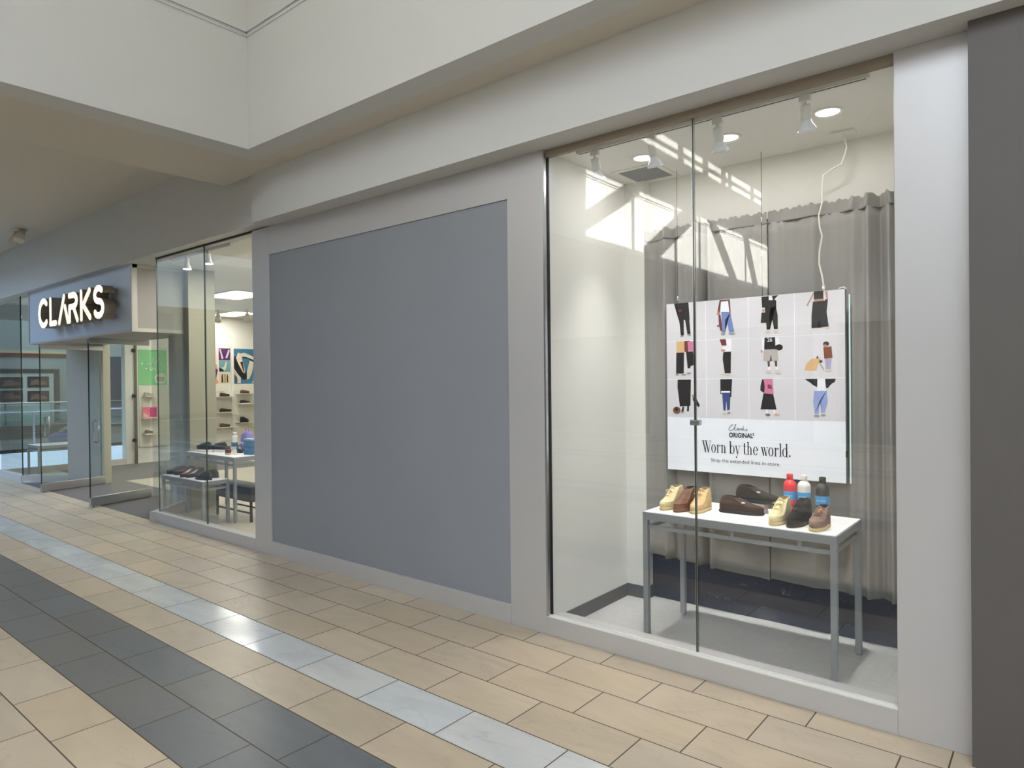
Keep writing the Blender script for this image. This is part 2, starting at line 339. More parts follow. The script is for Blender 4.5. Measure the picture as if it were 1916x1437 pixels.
# ---------------------------------------------------------------- shoes
cream_su = mat('cream_suede', srgb(222, 205, 160), .9, noise=.05, nscale=60); tan_su = mat('sand_suede', srgb(214, 182, 132), .9, noise=.05, nscale=60)
brown_lt = mat('brown_leather', srgb(104, 66, 42), .6, noise=.12, nscale=40); blk_su = mat('black_suede', srgb(30, 27, 28), .9, noise=.1, nscale=60)
taupe_su = mat('taupe_suede', srgb(134, 110, 96), .9, noise=.07, nscale=60); crepe = mat('crepe_sole', srgb(214, 192, 140), .8, noise=.12, nscale=120)
blk_sole = mat('black_sole', srgb(22, 21, 22), .6); dkbrown = mat('dark_brown_suede', srgb(58, 38, 30), .85, noise=.1, nscale=50)
blk_lea = mat('black_leather', srgb(26, 23, 24), .28, noise=.05); burg = mat('burgundy_leather', srgb(92, 34, 36), .25, noise=.15, nscale=30); brn_lea = mat('dark_brown_leather', srgb(52, 34, 30), .28)
lin = mat('shoe_lining', srgb(196, 176, 140), .9); dklin = mat('dark_shoe_lining', srgb(40, 32, 28), .9); whitesole = mat('white_rubber_sole', srgb(224, 222, 214), .6)
tanpatch = mat('tan_tag_leather', srgb(190, 130, 90), .6)
def shoe(name, label, group, loc, heading, Ln=.285, W=.094, Hh=.132, toe=.036, sole=.019, up=None, so=None, ln=None, lace=None, style='moc', lift=0, tag_=None, fast=False, cat='shoe', tilt=0):
    """toe along +x of its own frame"""
    t = thing(name, label, cat, loc, heading, group)
    if tilt: t.rotation_euler = (0, tilt, heading)
    N = 20 if fast else 48; M = 7 if fast else 16
    pointy = style in ('oxford', 'loafer_p')
    def outline(th, k=1.0):
        c, s = math.cos(th), math.sin(th)
        x = Ln / 2 * math.copysign(abs(c) ** (.92), c) * k
        u = x / (Ln / 2)
        ww = .80 + .20 * math.exp(-((u - .38) / .38) ** 2) - .08 * math.exp(-((u + .15) / .22) ** 2)
        if pointy: ww *= 1 - .28 * max(0, u) ** 3
        y = W / 2 * math.copysign(abs(s) ** (.80 if not pointy else .95), s) * ww * k
        return x, y + .010 * (u * abs(u)) * (Ln / .285)
    cxl = -.19 * Ln if style != 'low' else -.22 * Ln
    rx = .20 * Ln if style == 'moc' else (.20 * Ln if style == 'low' else .22 * Ln); ry = .30 * W
    NS = (0, .14, .28, .50, .74, 1)
    def cat(tab, s):
        k = 0
        while k < 4 and s > NS[k + 1]: k += 1
        u = (s - NS[k]) / (NS[k + 1] - NS[k]); p = [tab[max(0, k - 1)], tab[k], tab[k + 1], tab[min(5, k + 2)]]
        m1 = (p[2] - p[0]) / 2 if k else (p[2] - p[1]); m2 = (p[3] - p[1]) / 2 if k < 4 else (p[2] - p[1])
        return (2 * u ** 3 - 3 * u ** 2 + 1) * p[1] + (u ** 3 - 2 * u ** 2 + u) * m1 + (-2 * u ** 3 + 3 * u ** 2) * p[2] + (u ** 3 - u ** 2) * m2
    def P(th, s):
        ox, oy = outline(th); c = math.cos(th)
        qx = cxl + rx * c; qy = ry * math.sin(th)
        fr = min(1, max(0, (c + .15) / .75)); fr = fr * fr * (3 - 2 * fr)
        gf = cat((0, -.025, .07, .36, .68, 1), s); gb = cat((0, -.03, .0, .18, .52, 1), s); g = gf * fr + gb * (1 - fr)
        hf = Hh * ((.93 if style == 'moc' else .88) if style != 'low' else .92); hb = Hh
        zf = cat((0, toe * .72, toe, toe + (hf - toe) * .22, toe + (hf - toe) * .60, hf), s); zb = cat((0, hb * .25, hb * .46, hb * .66, hb * .86, hb), s)
        return Vector((ox * (1 - g) + qx * g, oy * (1 - g) + qy * g, sole + zf * fr + zb * (1 - fr)))
    bm = bmesh.new(); rings = []
    for j in range(M + 1):
        s = j / M; rings.append([bm.verts.new(P(2 * PI * k / N, s)) for k in range(N)])
    for j in range(M):
        for k in range(N):
            f = bm.faces.new((rings[j][k], rings[j][(k + 1) % N], rings[j + 1][(k + 1) % N], rings[j + 1][k])); f.smooth = True
    bm.faces.new(rings[0][::-1])
    # rolled collar
    top = rings[-1]; ring2 = [bm.verts.new((v.co.x * 1 + (cxl - v.co.x) * .10, v.co.y * .90, v.co.z + .002)) for v in top]
    for k in range(N): f = bm.faces.new((top[k], top[(k + 1) % N], ring2[(k + 1) % N], ring2[k])); f.smooth = True
    upo = obj('upper', bm, up, t)
    if style == 'moc' and not fast:                   # raised moccasin seam around the toe
        bm = bmesh.new(); pts = [P(a, .26) + Vector((0, 0, .001)) for a in [(-1.25 + 2.5 * i / 22) for i in range(23)]]
        tube(bm, pts, .0022, 6); obj('toe_seam', bm, up, upo)
    bm = bmesh.new(); base = [(cxl + (v.co.x if 0 else rx * math.cos(2 * PI * k / N)) - cxl * 0, 0) for k, v in enumerate([])]
    a0 = [Vector((cxl + .90 * rx * math.cos(2 * PI * k / N), .90 * ry * math.sin(2 * PI * k / N), 0)) for k in range(N)]
    ra = [bm.verts.new((p.x, p.y, P(2 * PI * k / N, 1).z + .002)) for k, p in enumerate(a0)]
    rb = [bm.verts.new((p.x, p.y * 1.0, sole + .030)) for p in a0]
    for k in range(N): f = bm.faces.new((ra[(k + 1) % N], ra[k], rb[k], rb[(k + 1) % N])); f.smooth = True
    bm.faces.new(rb); obj('lining', bm, ln or dklin, t, fixn=False)
    # sole
    bm = bmesh.new(); prof = [(1.0, 0), (1.03, .004), (1.045, sole * .6), (1.03, sole), (.98, sole + .004)]
    rr = [[bm.verts.new((*outline(2 * PI * k / N, q), z)) for k in range(N)] for q, z in prof]
    for a, b2 in zip(rr, rr[1:]):
        for k in range(N): f = bm.faces.new((a[k], a[(k + 1) % N], b2[(k + 1) % N], b2[k])); f.smooth = True
    bm.faces.new(rr[0][::-1]); bm.faces.new(rr[-1]); obj('sole', bm, so, t)
    if pointy or style == 'oxford':
        bm = bmesh.new(); hp = [outline(2 * PI * k / 24, 1.02) for k in range(24)]; hp = [p for p in hp if p[0] < -.22 * Ln]
    if lace:
        bm = bmesh.new(); sts = ((.60, .55), (.74, .62), (.88, .72)) if style != 'moc' else ((.62, .50), (.80, .66), (.94, .85))
        for s, a in sts:
            A = P(a, s); B_ = P(-a, s); mid = P(0, s) + Vector((0, 0, .006))
            tube(bm, [A + Vector((0, 0, .001)), (A + mid) / 2 + Vector((0, 0, .004)), mid, (B_ + mid) / 2 + Vector((0, 0, .004)), B_ + Vector((0, 0, .001))], .0030, 6)
        if style == 'moc':
            k0 = P(0, .84) + Vector((.002, 0, .006))
            for sg in (-1, 1):
                tube(bm, [k0, k0 + Vector((.006, sg * .016, .004)), k0 + Vector((.012, sg * .030, -.006)), k0 + Vector((.002, sg * .022, -.008)), k0], .0023, 6)
                tube(bm, [k0, k0 + Vector((.012, sg * .008, -.004)), k0 + Vector((.028, sg * .014, -.014))], .0021, 6)
        obj('laces', bm, lace, t)
    if style == 'moc':                                 # tongue standing at the front of the collar
        bm = bmesh.new(); q = [P(a, 1) for a in (-.55, -.3, 0, .3, .55)]
        ra = [bm.verts.new(p + Vector((-.002, 0, -.012))) for p in q]; rb = [bm.verts.new(p + Vector((.006, 0, .014 - .004 * abs(i - 2)))) for i, p in enumerate(q)]; rc = [bm.verts.new(p + Vector((.000, 0, .015 - .004 * abs(i - 2)))) for i, p in enumerate(q)]; rd_ = [bm.verts.new(p + Vector((-.007, 0, -.012))) for p in q]
        for a_, b_ in ((ra, rb), (rb, rc), (rc, rd_)):
            for i in range(4): f = bm.faces.new((a_[i], a_[i + 1], b_[i + 1], b_[i])); f.smooth = True
        obj('tongue', bm, up, t)
    if tag_ == 'side':                                 # small white price tag at the side
        bm = bmesh.new(); p = P(-1.15, .62); q = P(-.85, .62); n_ = Vector((.3, -1, .25)).normalized() * .003
        tube(bm, [p + n_, q + n_], .0045, 6); obj('price_tag', bm, white, t)
    if tag_ == 'patch':
        bm = bmesh.new(); p = P(.25, .84) + Vector((0, 0, .006))
        tube(bm, [p + Vector((-.012, .004, .010)), p, p + Vector((.026, -.006, -.012))], [.006, .008, .007], 8); obj('leather_fob', bm, tanpatch, t)
    return t
GS1 = None
def deg(a): return math.radians(a)
hd = deg(-120)
shoe('ankle_boot', 'cream suede lace-up boot, first from the left on the window table', None, (-2.135, 4.330, TT), deg(-101), up=cream_su, so=crepe, ln=lin, lace=cream_su, Ln=.265)
shoe('ankle_boot', 'brown leather ankle boot between the cream and the sand boot', None, (-2.030, 4.322, TT), deg(-101), up=brown_lt, so=brown_lt, ln=dklin, Ln=.265)
shoe('ankle_boot', 'sand coloured suede boot right behind the glass joint', None, (-1.925, 4.335, TT), deg(-96), up=tan_su, so=crepe, ln=lin, lace=tan_su, Ln=.265)
shoe('low_shoe', 'dark brown suede low shoe in front of its raised black neighbour', None, (-1.680, 4.415, TT), deg(4), up=dkbrown, so=blk_sole, style='low', Hh=.092, toe=.036, Ln=.28, tag_='side')
shoe('low_shoe', 'black suede low shoe raised on a clear block', None, (-1.620, 4.540, TT + .0605), deg(-2), up=blk_su, so=blk_sole, style='low', Hh=.092, toe=.036, Ln=.28, tag_='side')
bm = B(-1.72, -1.56, 4.50, 4.58, TT, TT + .060); tag(obj('riser_block', bm, mat('frosted_acrylic', srgb(226, 224, 222), .3), bevel=.002), 'small frosted block under the raised black shoe', 'display block')
shoe('ankle_boot', 'cream suede lace-up boot in the right-hand trio of shoes', None, (-1.385, 4.285, TT), deg(-98), up=cream_su, so=crepe, ln=lin, lace=cream_su, Ln=.265)
shoe('ankle_boot', 'black suede boot between the cream and the taupe boot', None, (-1.272, 4.290, TT), deg(-104), up=blk_su, so=blk_sole, ln=dklin, lace=blk_su, Ln=.265)
shoe('ankle_boot', 'taupe suede boot with tan fob nearest the table corner', None, (-1.145, 4.262, TT), deg(-96), up=taupe_su, so=crepe, ln=dklin, lace=taupe_su, Ln=.265, Hh=.108, tag_='patch')
# price cards
for x, y, a in ((-1.505, 4.52, 20), (-1.45, 4.30, 10)):
    bm = bmesh.new(); prism(bm, [(-.022, 0), (.022, 0), (0, .035)], -.03, .03, ax=0)
    tag(obj('price_card', bm, white, loc=(x, y, TT), rotz=deg(a)), 'small white tent card by the %s' % ('clear block' if a == 20 else 'cream boot of the trio'), 'price card')

# ---------------------------------------------------------------- bottles
red = mat('red_matt_paint', srgb(214, 44, 62), .5); bwh = mat('white_matt_paint', srgb(224, 222, 216), .5); bch = mat('charcoal_matt_paint', srgb(54, 54, 58), .5)
lab = mat('blue_label', srgb(62, 150, 206), .5)
def bottle(label, loc, m_, Hb=.255, capm=None):
    t = thing('water_bottle', label, 'bottle', loc, 0, 'bottles standing behind the shoes'); del t['group']
    bm = bmesh.new(); lathe(bm, [(0, 0), (.036, 0), (.0395, .004), (.0405, .012), (.0405, Hb * .70), (.0385, Hb * .745), (.031, Hb * .80), (.022, Hb * .835), (.0185, Hb * .85), (.0185, Hb * .87), (0, Hb * .87)], 40); obj('body', bm, m_, t)
    bm = bmesh.new(); lathe(bm, [(0, Hb * .86), (.0200, Hb * .86), (.0205, Hb * .875), (.0205, Hb * .985), (.0185, Hb), (0, Hb)], 32); obj('cap', bm, capm or m_, t)
    bm = bmesh.new(); lathe(bm, [(.0407, Hb * .34), (.0411, Hb * .345), (.0411, Hb * .555), (.0407, Hb * .56)], 40); lb = obj('label_band', bm, lab, t)
    bm = bmesh.new()
    for i in range(9):                                # the band's tiny white line of print
        a = -PI / 2 - .62 + i * .155
        if i in (3,): continue
        p = Vector((.0414 * math.cos(a), .0414 * math.sin(a), Hb * .45)); box(bm, p.x - .0018, p.x + .0018, p.y - .0003, p.y + .0003, p.z - .003, p.z + .003)
    obj('print', bm, bwh, lb); return t
bottle('red water bottle with blue band behind the cream boot', (-1.442, 4.660, TT), red)
bottle('white water bottle with blue band between red and charcoal ones', (-1.352, 4.662, TT), bwh)
bottle('charcoal water bottle with blue band at the table corner', (-1.205, 4.540, TT), bch, .268, black)

# ---------------------------------------------------------------- curtains
cur = mat('grey_curtain_cloth', srgb(156, 153, 149), .85, noise=.04, nscale=20)
def curtain(x0, x1, zt, zb0, zb1, label, folds, seed):
    rnd = random.Random(seed); t = thing('curtain', label, 'curtain', ((x0 + x1) / 2, 4.885, 0)); ox = (x0 + x1) / 2
    NX, NZ = 200, 30; ph = [rnd.uniform(0, 6) for _ in range(4)]
    def D(u, v):
        # u 0..1 along, v 0 top..1 bottom
        x = u * (x1 - x0); fr = 0
        for (fx, fw, fa) in folds: fr += fa * math.exp(-((x - fx - .02 * v * math.sin(fx * 9)) / fw) ** 2)
        return fr + .010 * math.sin(x * 15 + ph[0] + .5 * v) * (.6 + .6 * v) + .004 * math.sin(x * 33 + ph[1] - v) + .003 * math.sin(x * 90 + ph[2]) * (1 - v) ** 3
    def sheet(z_of, name, parent, amp=1, off=0, nz=NZ):
        bm = bmesh.new(); g = []
        for j in range(nz + 1):
            v = j / nz; row = []
            for i in range(NX + 1):
                u = i / NX; x = x0 + u * (x1 - x0) - ox
                row.append(bm.verts.new((x, off - D(u, v) * amp, z_of(u, v))))
            g.append(row)
        for j in range(nz):
            for i in range(NX):
                f = bm.faces.new((g[j][i], g[j][i + 1], g[j + 1][i + 1], g[j + 1][i])); f.smooth = True
        o = obj(name, bm, cur, parent); s = o.modifiers.new('thick', 'SOLIDIFY'); s.thickness = .002; s.offset = 0; return o
    sheet(lambda u, v: zt - .055 - v * (zt - .055 - (zb0 + (zb1 - zb0) * u)), 'panel', t)
    # gathered heading on the rod, with a small frill above it
    def zh(u, v):
        x = u * (x1 - x0); fr = .006 * math.sin(x * 70 + ph[3]) + .005 * math.sin(x * 150)
        return zt + .022 + fr - v * (.085 + fr)
    sheet(zh, 'heading', t, 1.0, -.006, 8)
    return t
curtain(-2.765, -1.655, 2.925, .375, .315, 'grey curtain left of the narrow gap behind the picture sign', [(.33, .022, .06), (.39, .018, -.04), (.60, .018, .07), (.645, .016, -.042), (.69, .018, .05), (.14, .03, .03)], 3)
curtain(-1.651, -.66, 2.925, .325, .32, 'grey curtain right of the gap, with deep folds beside the pilaster', [(.30, .05, .012), (.56, .03, .03), (.655, .020, .06), (.715, .022, -.042), (.775, .018, .07), (.835, .016, -.042), (.885, .016, .06)], 5)
bm = bmesh.new(); tube(bm, [(-2.61, 4.941, 2.905), (-.625, 4.941, 2.905)], .006, 10); tag(obj('curtain_rod', bm, dark), 'thin dark rod carrying the two grey curtains', 'curtain rod')

# ---------------------------------------------------------------- picture sign (backlit print hung in front of the curtain)
SX0, SX1, SZ0, SZ1, SY = -2.386, -1.122, 1.070, 2.337, 4.772
sg = thing('picture_sign', 'white backlit picture sign with twelve small figures hanging over the table', 'sign', ((SX0 + SX1) / 2, SY, SZ0)); SW, SH = SX1 - SX0, SZ1 - SZ0
panelw = mat('backlit_print_white', srgb(216, 218, 224), .35, es=.24, emit=srgb(225, 232, 240)); cellg = mat('backlit_print_grey', srgb(196, 194, 198), .35, es=.19, emit=srgb(214, 212, 218))
obj('light_box', B(-SW / 2, SW / 2, .004, .045, 0, SH), mat('light_box_case', srgb(120, 124, 126), .4, .4), sg, bevel=.002)
obj('print_panel', B(-SW / 2, SW / 2, 0, .004, 0, SH), panelw, sg)
obj('acrylic_edge', B(SW / 2 + .012, SW / 2 + .020, .05, .058, -.005, SH - .03), mat('lit_acrylic', srgb(190, 214, 210), .2, es=.5), sg)
bm = bmesh.new(); box(bm, SW / 2, SW / 2 + .004, -.004, .03, .17, .21); obj('bracket', bm, black, sg)
cw = SW / 4; chh = .2885; gp = .0045
pc = {}
def pm(rgb, e=.10):
    k = tuple(rgb)
    if k not in pc: pc[k] = mat('ink_%d_%d_%d' % k, srgb(*rgb), .4, es=e)
    return pc[k]
bm = bmesh.new()
for r in range(3):
    for c in range(4):
        xa = -SW / 2 + c * cw + (gp / 2 if c else 0); xb = -SW / 2 + (c + 1) * cw - (gp / 2 if c < 3 else 0)
        zb = SH - (r + 1) * chh + gp / 2; za = SH - r * chh - (gp / 2 if r else 0)
        box(bm, xa, xb, -.0006, 0, zb, za)
obj('picture_ground', bm, cellg, sg)
K = (34, 31, 33); JE = (112, 128, 176); JL = (140, 156, 204); SK = (176, 128, 112); WH = (226, 226, 234); SH_ = (150, 150, 146); CR = (206, 192, 168); MA = (108, 52, 52); PK = (196, 120, 150); TN = (206, 170, 124); GY_ = (176, 168, 164); DB = (60, 74, 124); BR = (120, 68, 46)
def E(cx, cy, rx, ry, n=14): return [(cx + rx * math.cos(2 * PI * i / n), cy + ry * math.sin(2 * PI * i / n)) for i in range(n)]
FIG = {
 (0, 0): [(K, [(.20, 1), (.57, 1), (.55, .85), (.60, .55), (.32, .55), (.28, .85)]), (K, [(.33, .57), (.45, .57), (.45, .15), (.37, .15)]), (K, [(.48, .57), (.59, .57), (.62, .17), (.54, .17)]), (SH_, E(.40, .13, .05, .025)), (SH_, E(.59, .15, .05, .025)), (MA, E(.36, .80, .05, .03))],
 (0, 1): [(MA, [(.34, .99), (.58, .99), (.60, .62), (.54, .60), (.52, .90), (.38, .9), (.34, .62), (.27, .62)]), (WH, [(.37, .95), (.54, .95), (.57, .66), (.35, .68)]), (SK, [(.28, .70), (.34, .70), (.34, .62), (.28, .62)]), (JE, [(.38, .69), (.59, .67), (.68, .17), (.56, .16), (.49, .50), (.47, .50), (.46, .16), (.38, .16)]), (MA, [(.31, .62), (.36, .62), (.40, .22), (.36, .20), (.32, .36)]), (SH_, E(.42, .13, .06, .03)), (SH_, E(.62, .13, .08, .03)), (K, E(.30, .34, .025, .02))],
 (0, 2): [(K, [(.30, .98), (.67, .99), (.58, .90), (.62, .86), (.62, .70), (.31, .72)]), (WH, [(.46, .98), (.53, .98), (.55, .88), (.46, .89)]), (K, [(.37, .74), (.61, .74), (.65, .50), (.65, .18), (.57, .18), (.54, .50), (.49, .68), (.47, .50), (.48, .18), (.41, .18)]), (SK, E(.34, .65, .03, .035)), (K, [(.30, .60), (.38, .60), (.40, .35), (.28, .35)]), (CR, E(.43, .13, .055, .03)), (CR, E(.62, .13, .06, .03))],
 (0, 3): [(SK, [(.39, .98), (.42, .98), (.28, .68), (.24, .68)]), (K, [(.40, 1), (.59, 1), (.59, .81), (.40, .81)]), (SK, [(.62, .98), (.67, .98), (.68, .80), (.65, .80)]), (SK, [(.41, .82), (.60, .82), (.60, .76), (.41, .76)]), (K, [(.38, .77), (.62, .77), (.64, .45), (.69, .18), (.54, .16), (.50, .38), (.47, .16), (.35, .16), (.35, .45)]), (K, [(.62, .80), (.68, .80), (.65, .50), (.62, .52)]), (CR, E(.44, .13, .05, .02)), (CR, E(.66, .15, .05, .02))],
 (1, 0): [(TN, [(.25, 1), (.46, 1), (.46, .68), (.26, .68)]), (MA, [(.46, 1), (.60, 1), (.55, .70), (.46, .72)]), (PK, [(.54, .98), (.70, .98), (.70, .72), (.56, .74)]), (K, [(.25, .70), (.45, .70), (.44, .15), (.24, .15)]), (K, [(.50, .72), (.68, .72), (.73, .38), (.62, .34), (.60, .28), (.54, .28)]), (SH_, E(.27, .12, .05, .025)), (SH_, E(.44, .12, .07, .02)), (SH_, E(.57, .15, .06, .03)), (K, E(.72, .80, .03, .06))],
 (1, 1): [(MA, [(.33, 1), (.52, 1), (.50, .84), (.38, .84)]), (WH, [(.48, 1), (.62, 1), (.60, .66), (.42, .66), (.40, .80), (.50, .82)]), (SK, [(.36, .74), (.46, .74), (.46, .69), (.38, .69)]), (K, [(.42, .68), (.60, .68), (.59, .14), (.45, .14), (.40, .50)]), (CR, E(.42, .12, .06, .02)), (CR, E(.52, .10, .06, .02))],
 (1, 2): [(WH, [(.30, .97), (.40, .99), (.36, .65), (.30, .65)]), (WH, [(.57, .98), (.67, .96), (.69, .80), (.60, .76)]), (K, [(.36, .99), (.59, .99), (.60, .70), (.35, .70)]), (K, E(.67, .74, .085, .075)), (GY_, [(.34, .69), (.64, .69), (.66, .42), (.52, .42), (.50, .58), (.47, .42), (.33, .42)]), (SK, E(.295, .66, .02, .035)), ((96, 70, 66), [(.42, .42), (.47, .42), (.47, .28), (.43, .28)]), ((96, 70, 66), [(.57, .42), (.63, .42), (.63, .28), (.59, .28)]), (WH, [(.43, .28), (.48, .28), (.48, .20), (.44, .20)]), (WH, [(.59, .28), (.64, .28), (.64, .20), (.60, .20)]), (CR, E(.44, .16, .06, .035)), (CR, E(.65, .15, .065, .035))],
 (1, 3): [(TN, [(.20, .20), (.24, .34), (.34, .44), (.46, .46), (.50, .36), (.46, .28), (.44, .17), (.22, .17)]), (TN, E(.48, .40, .055, .06)), ((70, 50, 42), E(.53, .38, .035, .035)), ((60, 44, 40), [(.44, .46), (.46, .52), (.49, .45)]), ((56, 40, 38), E(.635, .78, .06, .055)), (SK, E(.62, .73, .035, .04)), (BR, [(.58, .70), (.74, .72), (.76, .46), (.60, .44)]), ((164, 158, 190), [(.61, .44), (.74, .44), (.72, .20), (.63, .20)]), (CR, E(.67, .17, .06, .025)), ((120, 120, 120), [(.50, .36), (.585, .22), (.58, .16), (.57, .22), (.50, .34)])],
 (2, 0): [(K, [(.28, .99), (.62, .99), (.60, .30), (.33, .28), (.27, .80)]), (K, [(.66, .55), (.74, .52), (.84, .32), (.80, .27), (.66, .45)]), (SK, E(.67, .56, .03, .04)), ((112, 76, 60), E(.25, .18, .10, .10)), (K, E(.25, .20, .04, .04)), ((44, 40, 40), [(.40, .28), (.44, .28), (.43, .16), (.36, .12), (.40, .18)]), ((44, 40, 40), [(.52, .30), (.57, .30), (.56, .16), (.51, .16)]), (SH_, E(.40, .13, .05, .02))],
 (2, 1): [(K, [(.34, .99), (.62, .99), (.60, .62), (.34, .62)]), (WH, [(.36, .69), (.57, .69), (.57, .64), (.36, .64)]), (DB, [(.38, .65), (.58, .65), (.56, .22), (.50, .20), (.48, .45), (.46, .20), (.41, .20)]), (K, [(.57, .62), (.60, .62), (.60, .54), (.57, .54)]), (CR, E(.43, .13, .06, .02)), (SH_, E(.54, .14, .04, .03))],
 (2, 2): [(K, [(.30, .98), (.36, .96), (.36, .64), (.26, .70), (.26, .80)]), (PK, [(.33, .99), (.53, .99), (.55, .62), (.34, .62), (.36, .80)]), ((120, 60, 84), [(.42, .86), (.50, .84), (.52, .74), (.42, .76)]), (K, [(.33, .64), (.54, .62), (.61, .25), (.26, .25)]), (WH, [(.38, .25), (.42, .25), (.42, .15), (.38, .15)]), (WH, [(.53, .25), (.58, .25), (.58, .15), (.54, .15)]), ((112, 100, 96), E(.42, .12, .055, .03)), (TN, E(.62, .13, .06, .025))],
 (2, 3): [(K, [(.20, .98), (.82, .98), (.80, .90), (.68, .84), (.66, .76), (.60, .78), (.62, .92), (.44, .92), (.46, .78), (.36, .84), (.32, .90)]), (WH, [(.46, .98), (.61, .98), (.63, .70), (.45, .70)]), (JL, [(.39, .70), (.64, .70), (.66, .45), (.60, .20), (.53, .20), (.53, .50), (.51, .50), (.48, .17), (.40, .17), (.37, .45)]), (SH_, E(.44, .12, .06, .035)), (SH_, E(.57, .14, .05, .03))],
}
for (r, c), L_ in FIG.items():
    bm = bmesh.new(); inks = []
    for colr, _ in L_:
        if colr not in inks: inks.append(colr)
    for i, (colr, P_) in enumerate(L_):
        f = bm.faces.new([bm.verts.new((-SW / 2 + (c + x) * cw, -.0008 - .00022 * i, SH - (r + 1) * chh + y * chh)) for x, y in P_]); f.material_index = inks.index(colr)
    bmesh.ops.triangulate(bm, faces=bm.faces)
    obj('printed_figure', bm, [pm(i) for i in inks], sg, fixn=False)
# --- lettering
inkm = mat('black_ink', srgb(30, 36, 44), .5)
def text_mesh(s, size, name='lettering', m_=inkm, parent=None, loc=(0, 0, 0), rot=(PI / 2, 0, 0), sx=1, off=0, ext=.0, align='CENTER', space=1):
    cu = bpy.data.curves.new(name, 'FONT'); cu.body = s; cu.size = size; cu.align_x = align; cu.offset = off; cu.extrude = ext; cu.space_character = space; cu.resolution_u = 3
    o = bpy.data.objects.new(name, cu); C.objects.link(o); dg = bpy.context.evaluated_depsgraph_get(); dg.update()
    me = bpy.data.meshes.new_from_object(o.evaluated_get(dg)); bpy.data.objects.remove(o)
    me.materials.clear(); me.materials.append(m_)
    q = bpy.data.objects.new(name, me); C.objects.link(q); q.scale = (sx, 1, 1); q.rotation_euler = rot; q.location = loc
    if parent: q.parent = parent
    return q
def serif_text(s, cap, x0, z0, y, cond=.62):
    """high-contrast condensed serif letters drawn as polygons"""
    bm = bmesh.new(); xh = .70; T = .15; th = .035; cur_ = [0]
    def pg(pts): bm.faces.new([bm.verts.new((x0 + (cur_[0] + p[0] * cond) * cap, y, z0 + p[1] * cap)) for p in pts])
    def rc(a, b_, c_, d): pg([(a, c_), (b_, c_), (b_, d), (a, d)])
    def stem(a, lo, hi, sb=True, st=True):
        rc(a, a + T, lo, hi)
        if sb: rc(a - .09, a + T + .09, lo, lo + th)
        if st: pg([(a - .10, hi - .05), (a, hi - .09), (a + .02, hi), (a, hi)])
    def ring(cx, cz, rx, rz, a0=0, a1=2 * PI, tk=T, tn=th):
        n_ = 22; ps = []
        for i in range(n_ + 1):
            a = a0 + (a1 - a0) * i / n_; ps.append(((cx + rx * math.cos(a), cz + rz * math.sin(a)), (cx + (rx - tk) * math.cos(a), cz + (rz - tn) * math.sin(a))))
        for p, q in zip(ps, ps[1:]): pg([p[0], q[0], q[1], p[1]])
    def diag(xa, za, xb, zb, wd): pg([(xa, za), (xa + wd, za), (xb + wd, zb), (xb, zb)])
    def arch(a, wd):       # n / h shoulder and right stem
        ring(a + T * .5 + wd / 2, xh - .26, wd / 2 + T * .5, .26, PI * .0, PI * .80); stem(a + wd, 0, xh - .24, True, False)
    for ch in s:
        if ch == 'W': diag(.04, 1, .42, 0, .17); diag(.58, 1, .46, 0, .05); diag(.46, 1, .86, 0, .17); diag(1.16, 1, .94, 0, .045); rc(-.06, .36, 1 - th, 1); rc(.40, .76, 1 - th, 1); rc(1.02, 1.32, 1 - th, 1); adv = 1.32
        elif ch == 'o': ring(.33, xh / 2, .33, xh / 2 + .01); adv = .76
        elif ch == 'r': stem(.09, 0, xh); ring(.46, xh - .20, .24, .20, PI * .45, PI * .95, .05, .05); pg(E(.50, xh - .09, .08, .08, 10)); adv = .62
        elif ch == 'n': stem(.09, 0, xh); arch(.09, .38); adv = .82
        elif ch == 'h': stem(.09, 0, 1.06); arch(.09, .38); adv = .82
        elif ch == 'b': stem(.07, 0, 1.06, False); ring(.40, xh / 2, .33, xh / 2 + .01); adv = .80
        elif ch == 'd': stem(.48, 0, 1.06, True); ring(.33, xh / 2, .33, xh / 2 + .01); adv = .82
        elif ch == 'l': stem(.10, 0, 1.06); adv = .40
        elif ch == 'y': diag(.03, xh, .27, .02, .16); diag(.58, xh, .22, -.30, .045); pg(E(.16, -.27, .08, .07, 10)); rc(-.05, .30, xh - th, xh); rc(.46, .74, xh - th, xh); adv = .72
        elif ch == 't': rc(.12, .12 + T, .05, .94); pg([(.12, .94), (.27, .94), (.0, .70), (-.02, .66)]) if 0 else rc(-.02, .46, xh - th, xh); ring(.36, .12, .24, .12, PI, PI * 1.75, .14, .04); adv = .52
        elif ch == 'e': ring(.33, xh / 2, .32, xh / 2 + .01, PI * .02, PI * 1.80); rc(.16, .62, .36, .36 + th); adv = .70
        elif ch == 'w': diag(.02, xh, .26, 0, .15); diag(.42, xh, .30, 0, .04); diag(.34, xh, .58, 0, .15); diag(.80, xh, .64, 0, .04); rc(-.06, .26, xh - th, xh); rc(.30, .52, xh - th, xh); rc(.70, .94, xh - th, xh); adv = .94
        elif ch == '.': pg(E(.12, .09, .10, .09, 12)); adv = .3
        else: adv = .36
        cur_[0] += adv * cond
    return bm, cur_[0] * cap
bm, wd = serif_text('Worn by the world.', .098, 0, 0, 0); bm.free()
bm, wd = serif_text('Worn by the world.', .098 * .640 / wd, -.352, .148, -.0012)
bmesh.ops.triangulate(bm, faces=bm.faces); obj('headline_lettering', bm, inkm, sg, fixn=False)
text_mesh('Shop the extended lines in-store.', .0375, 'small_lettering', inkm, sg, (-.035, -.0012, .082), sx=1.0)
text_mesh('ORIGINAL', .046, 'logo_lettering', inkm, sg, (-.060, -.0012, .268), sx=.82, off=.0016)
text_mesh('S', .026, 'logo_lettering', inkm, sg, (.030, -.0012, .285), sx=.9, off=.001)
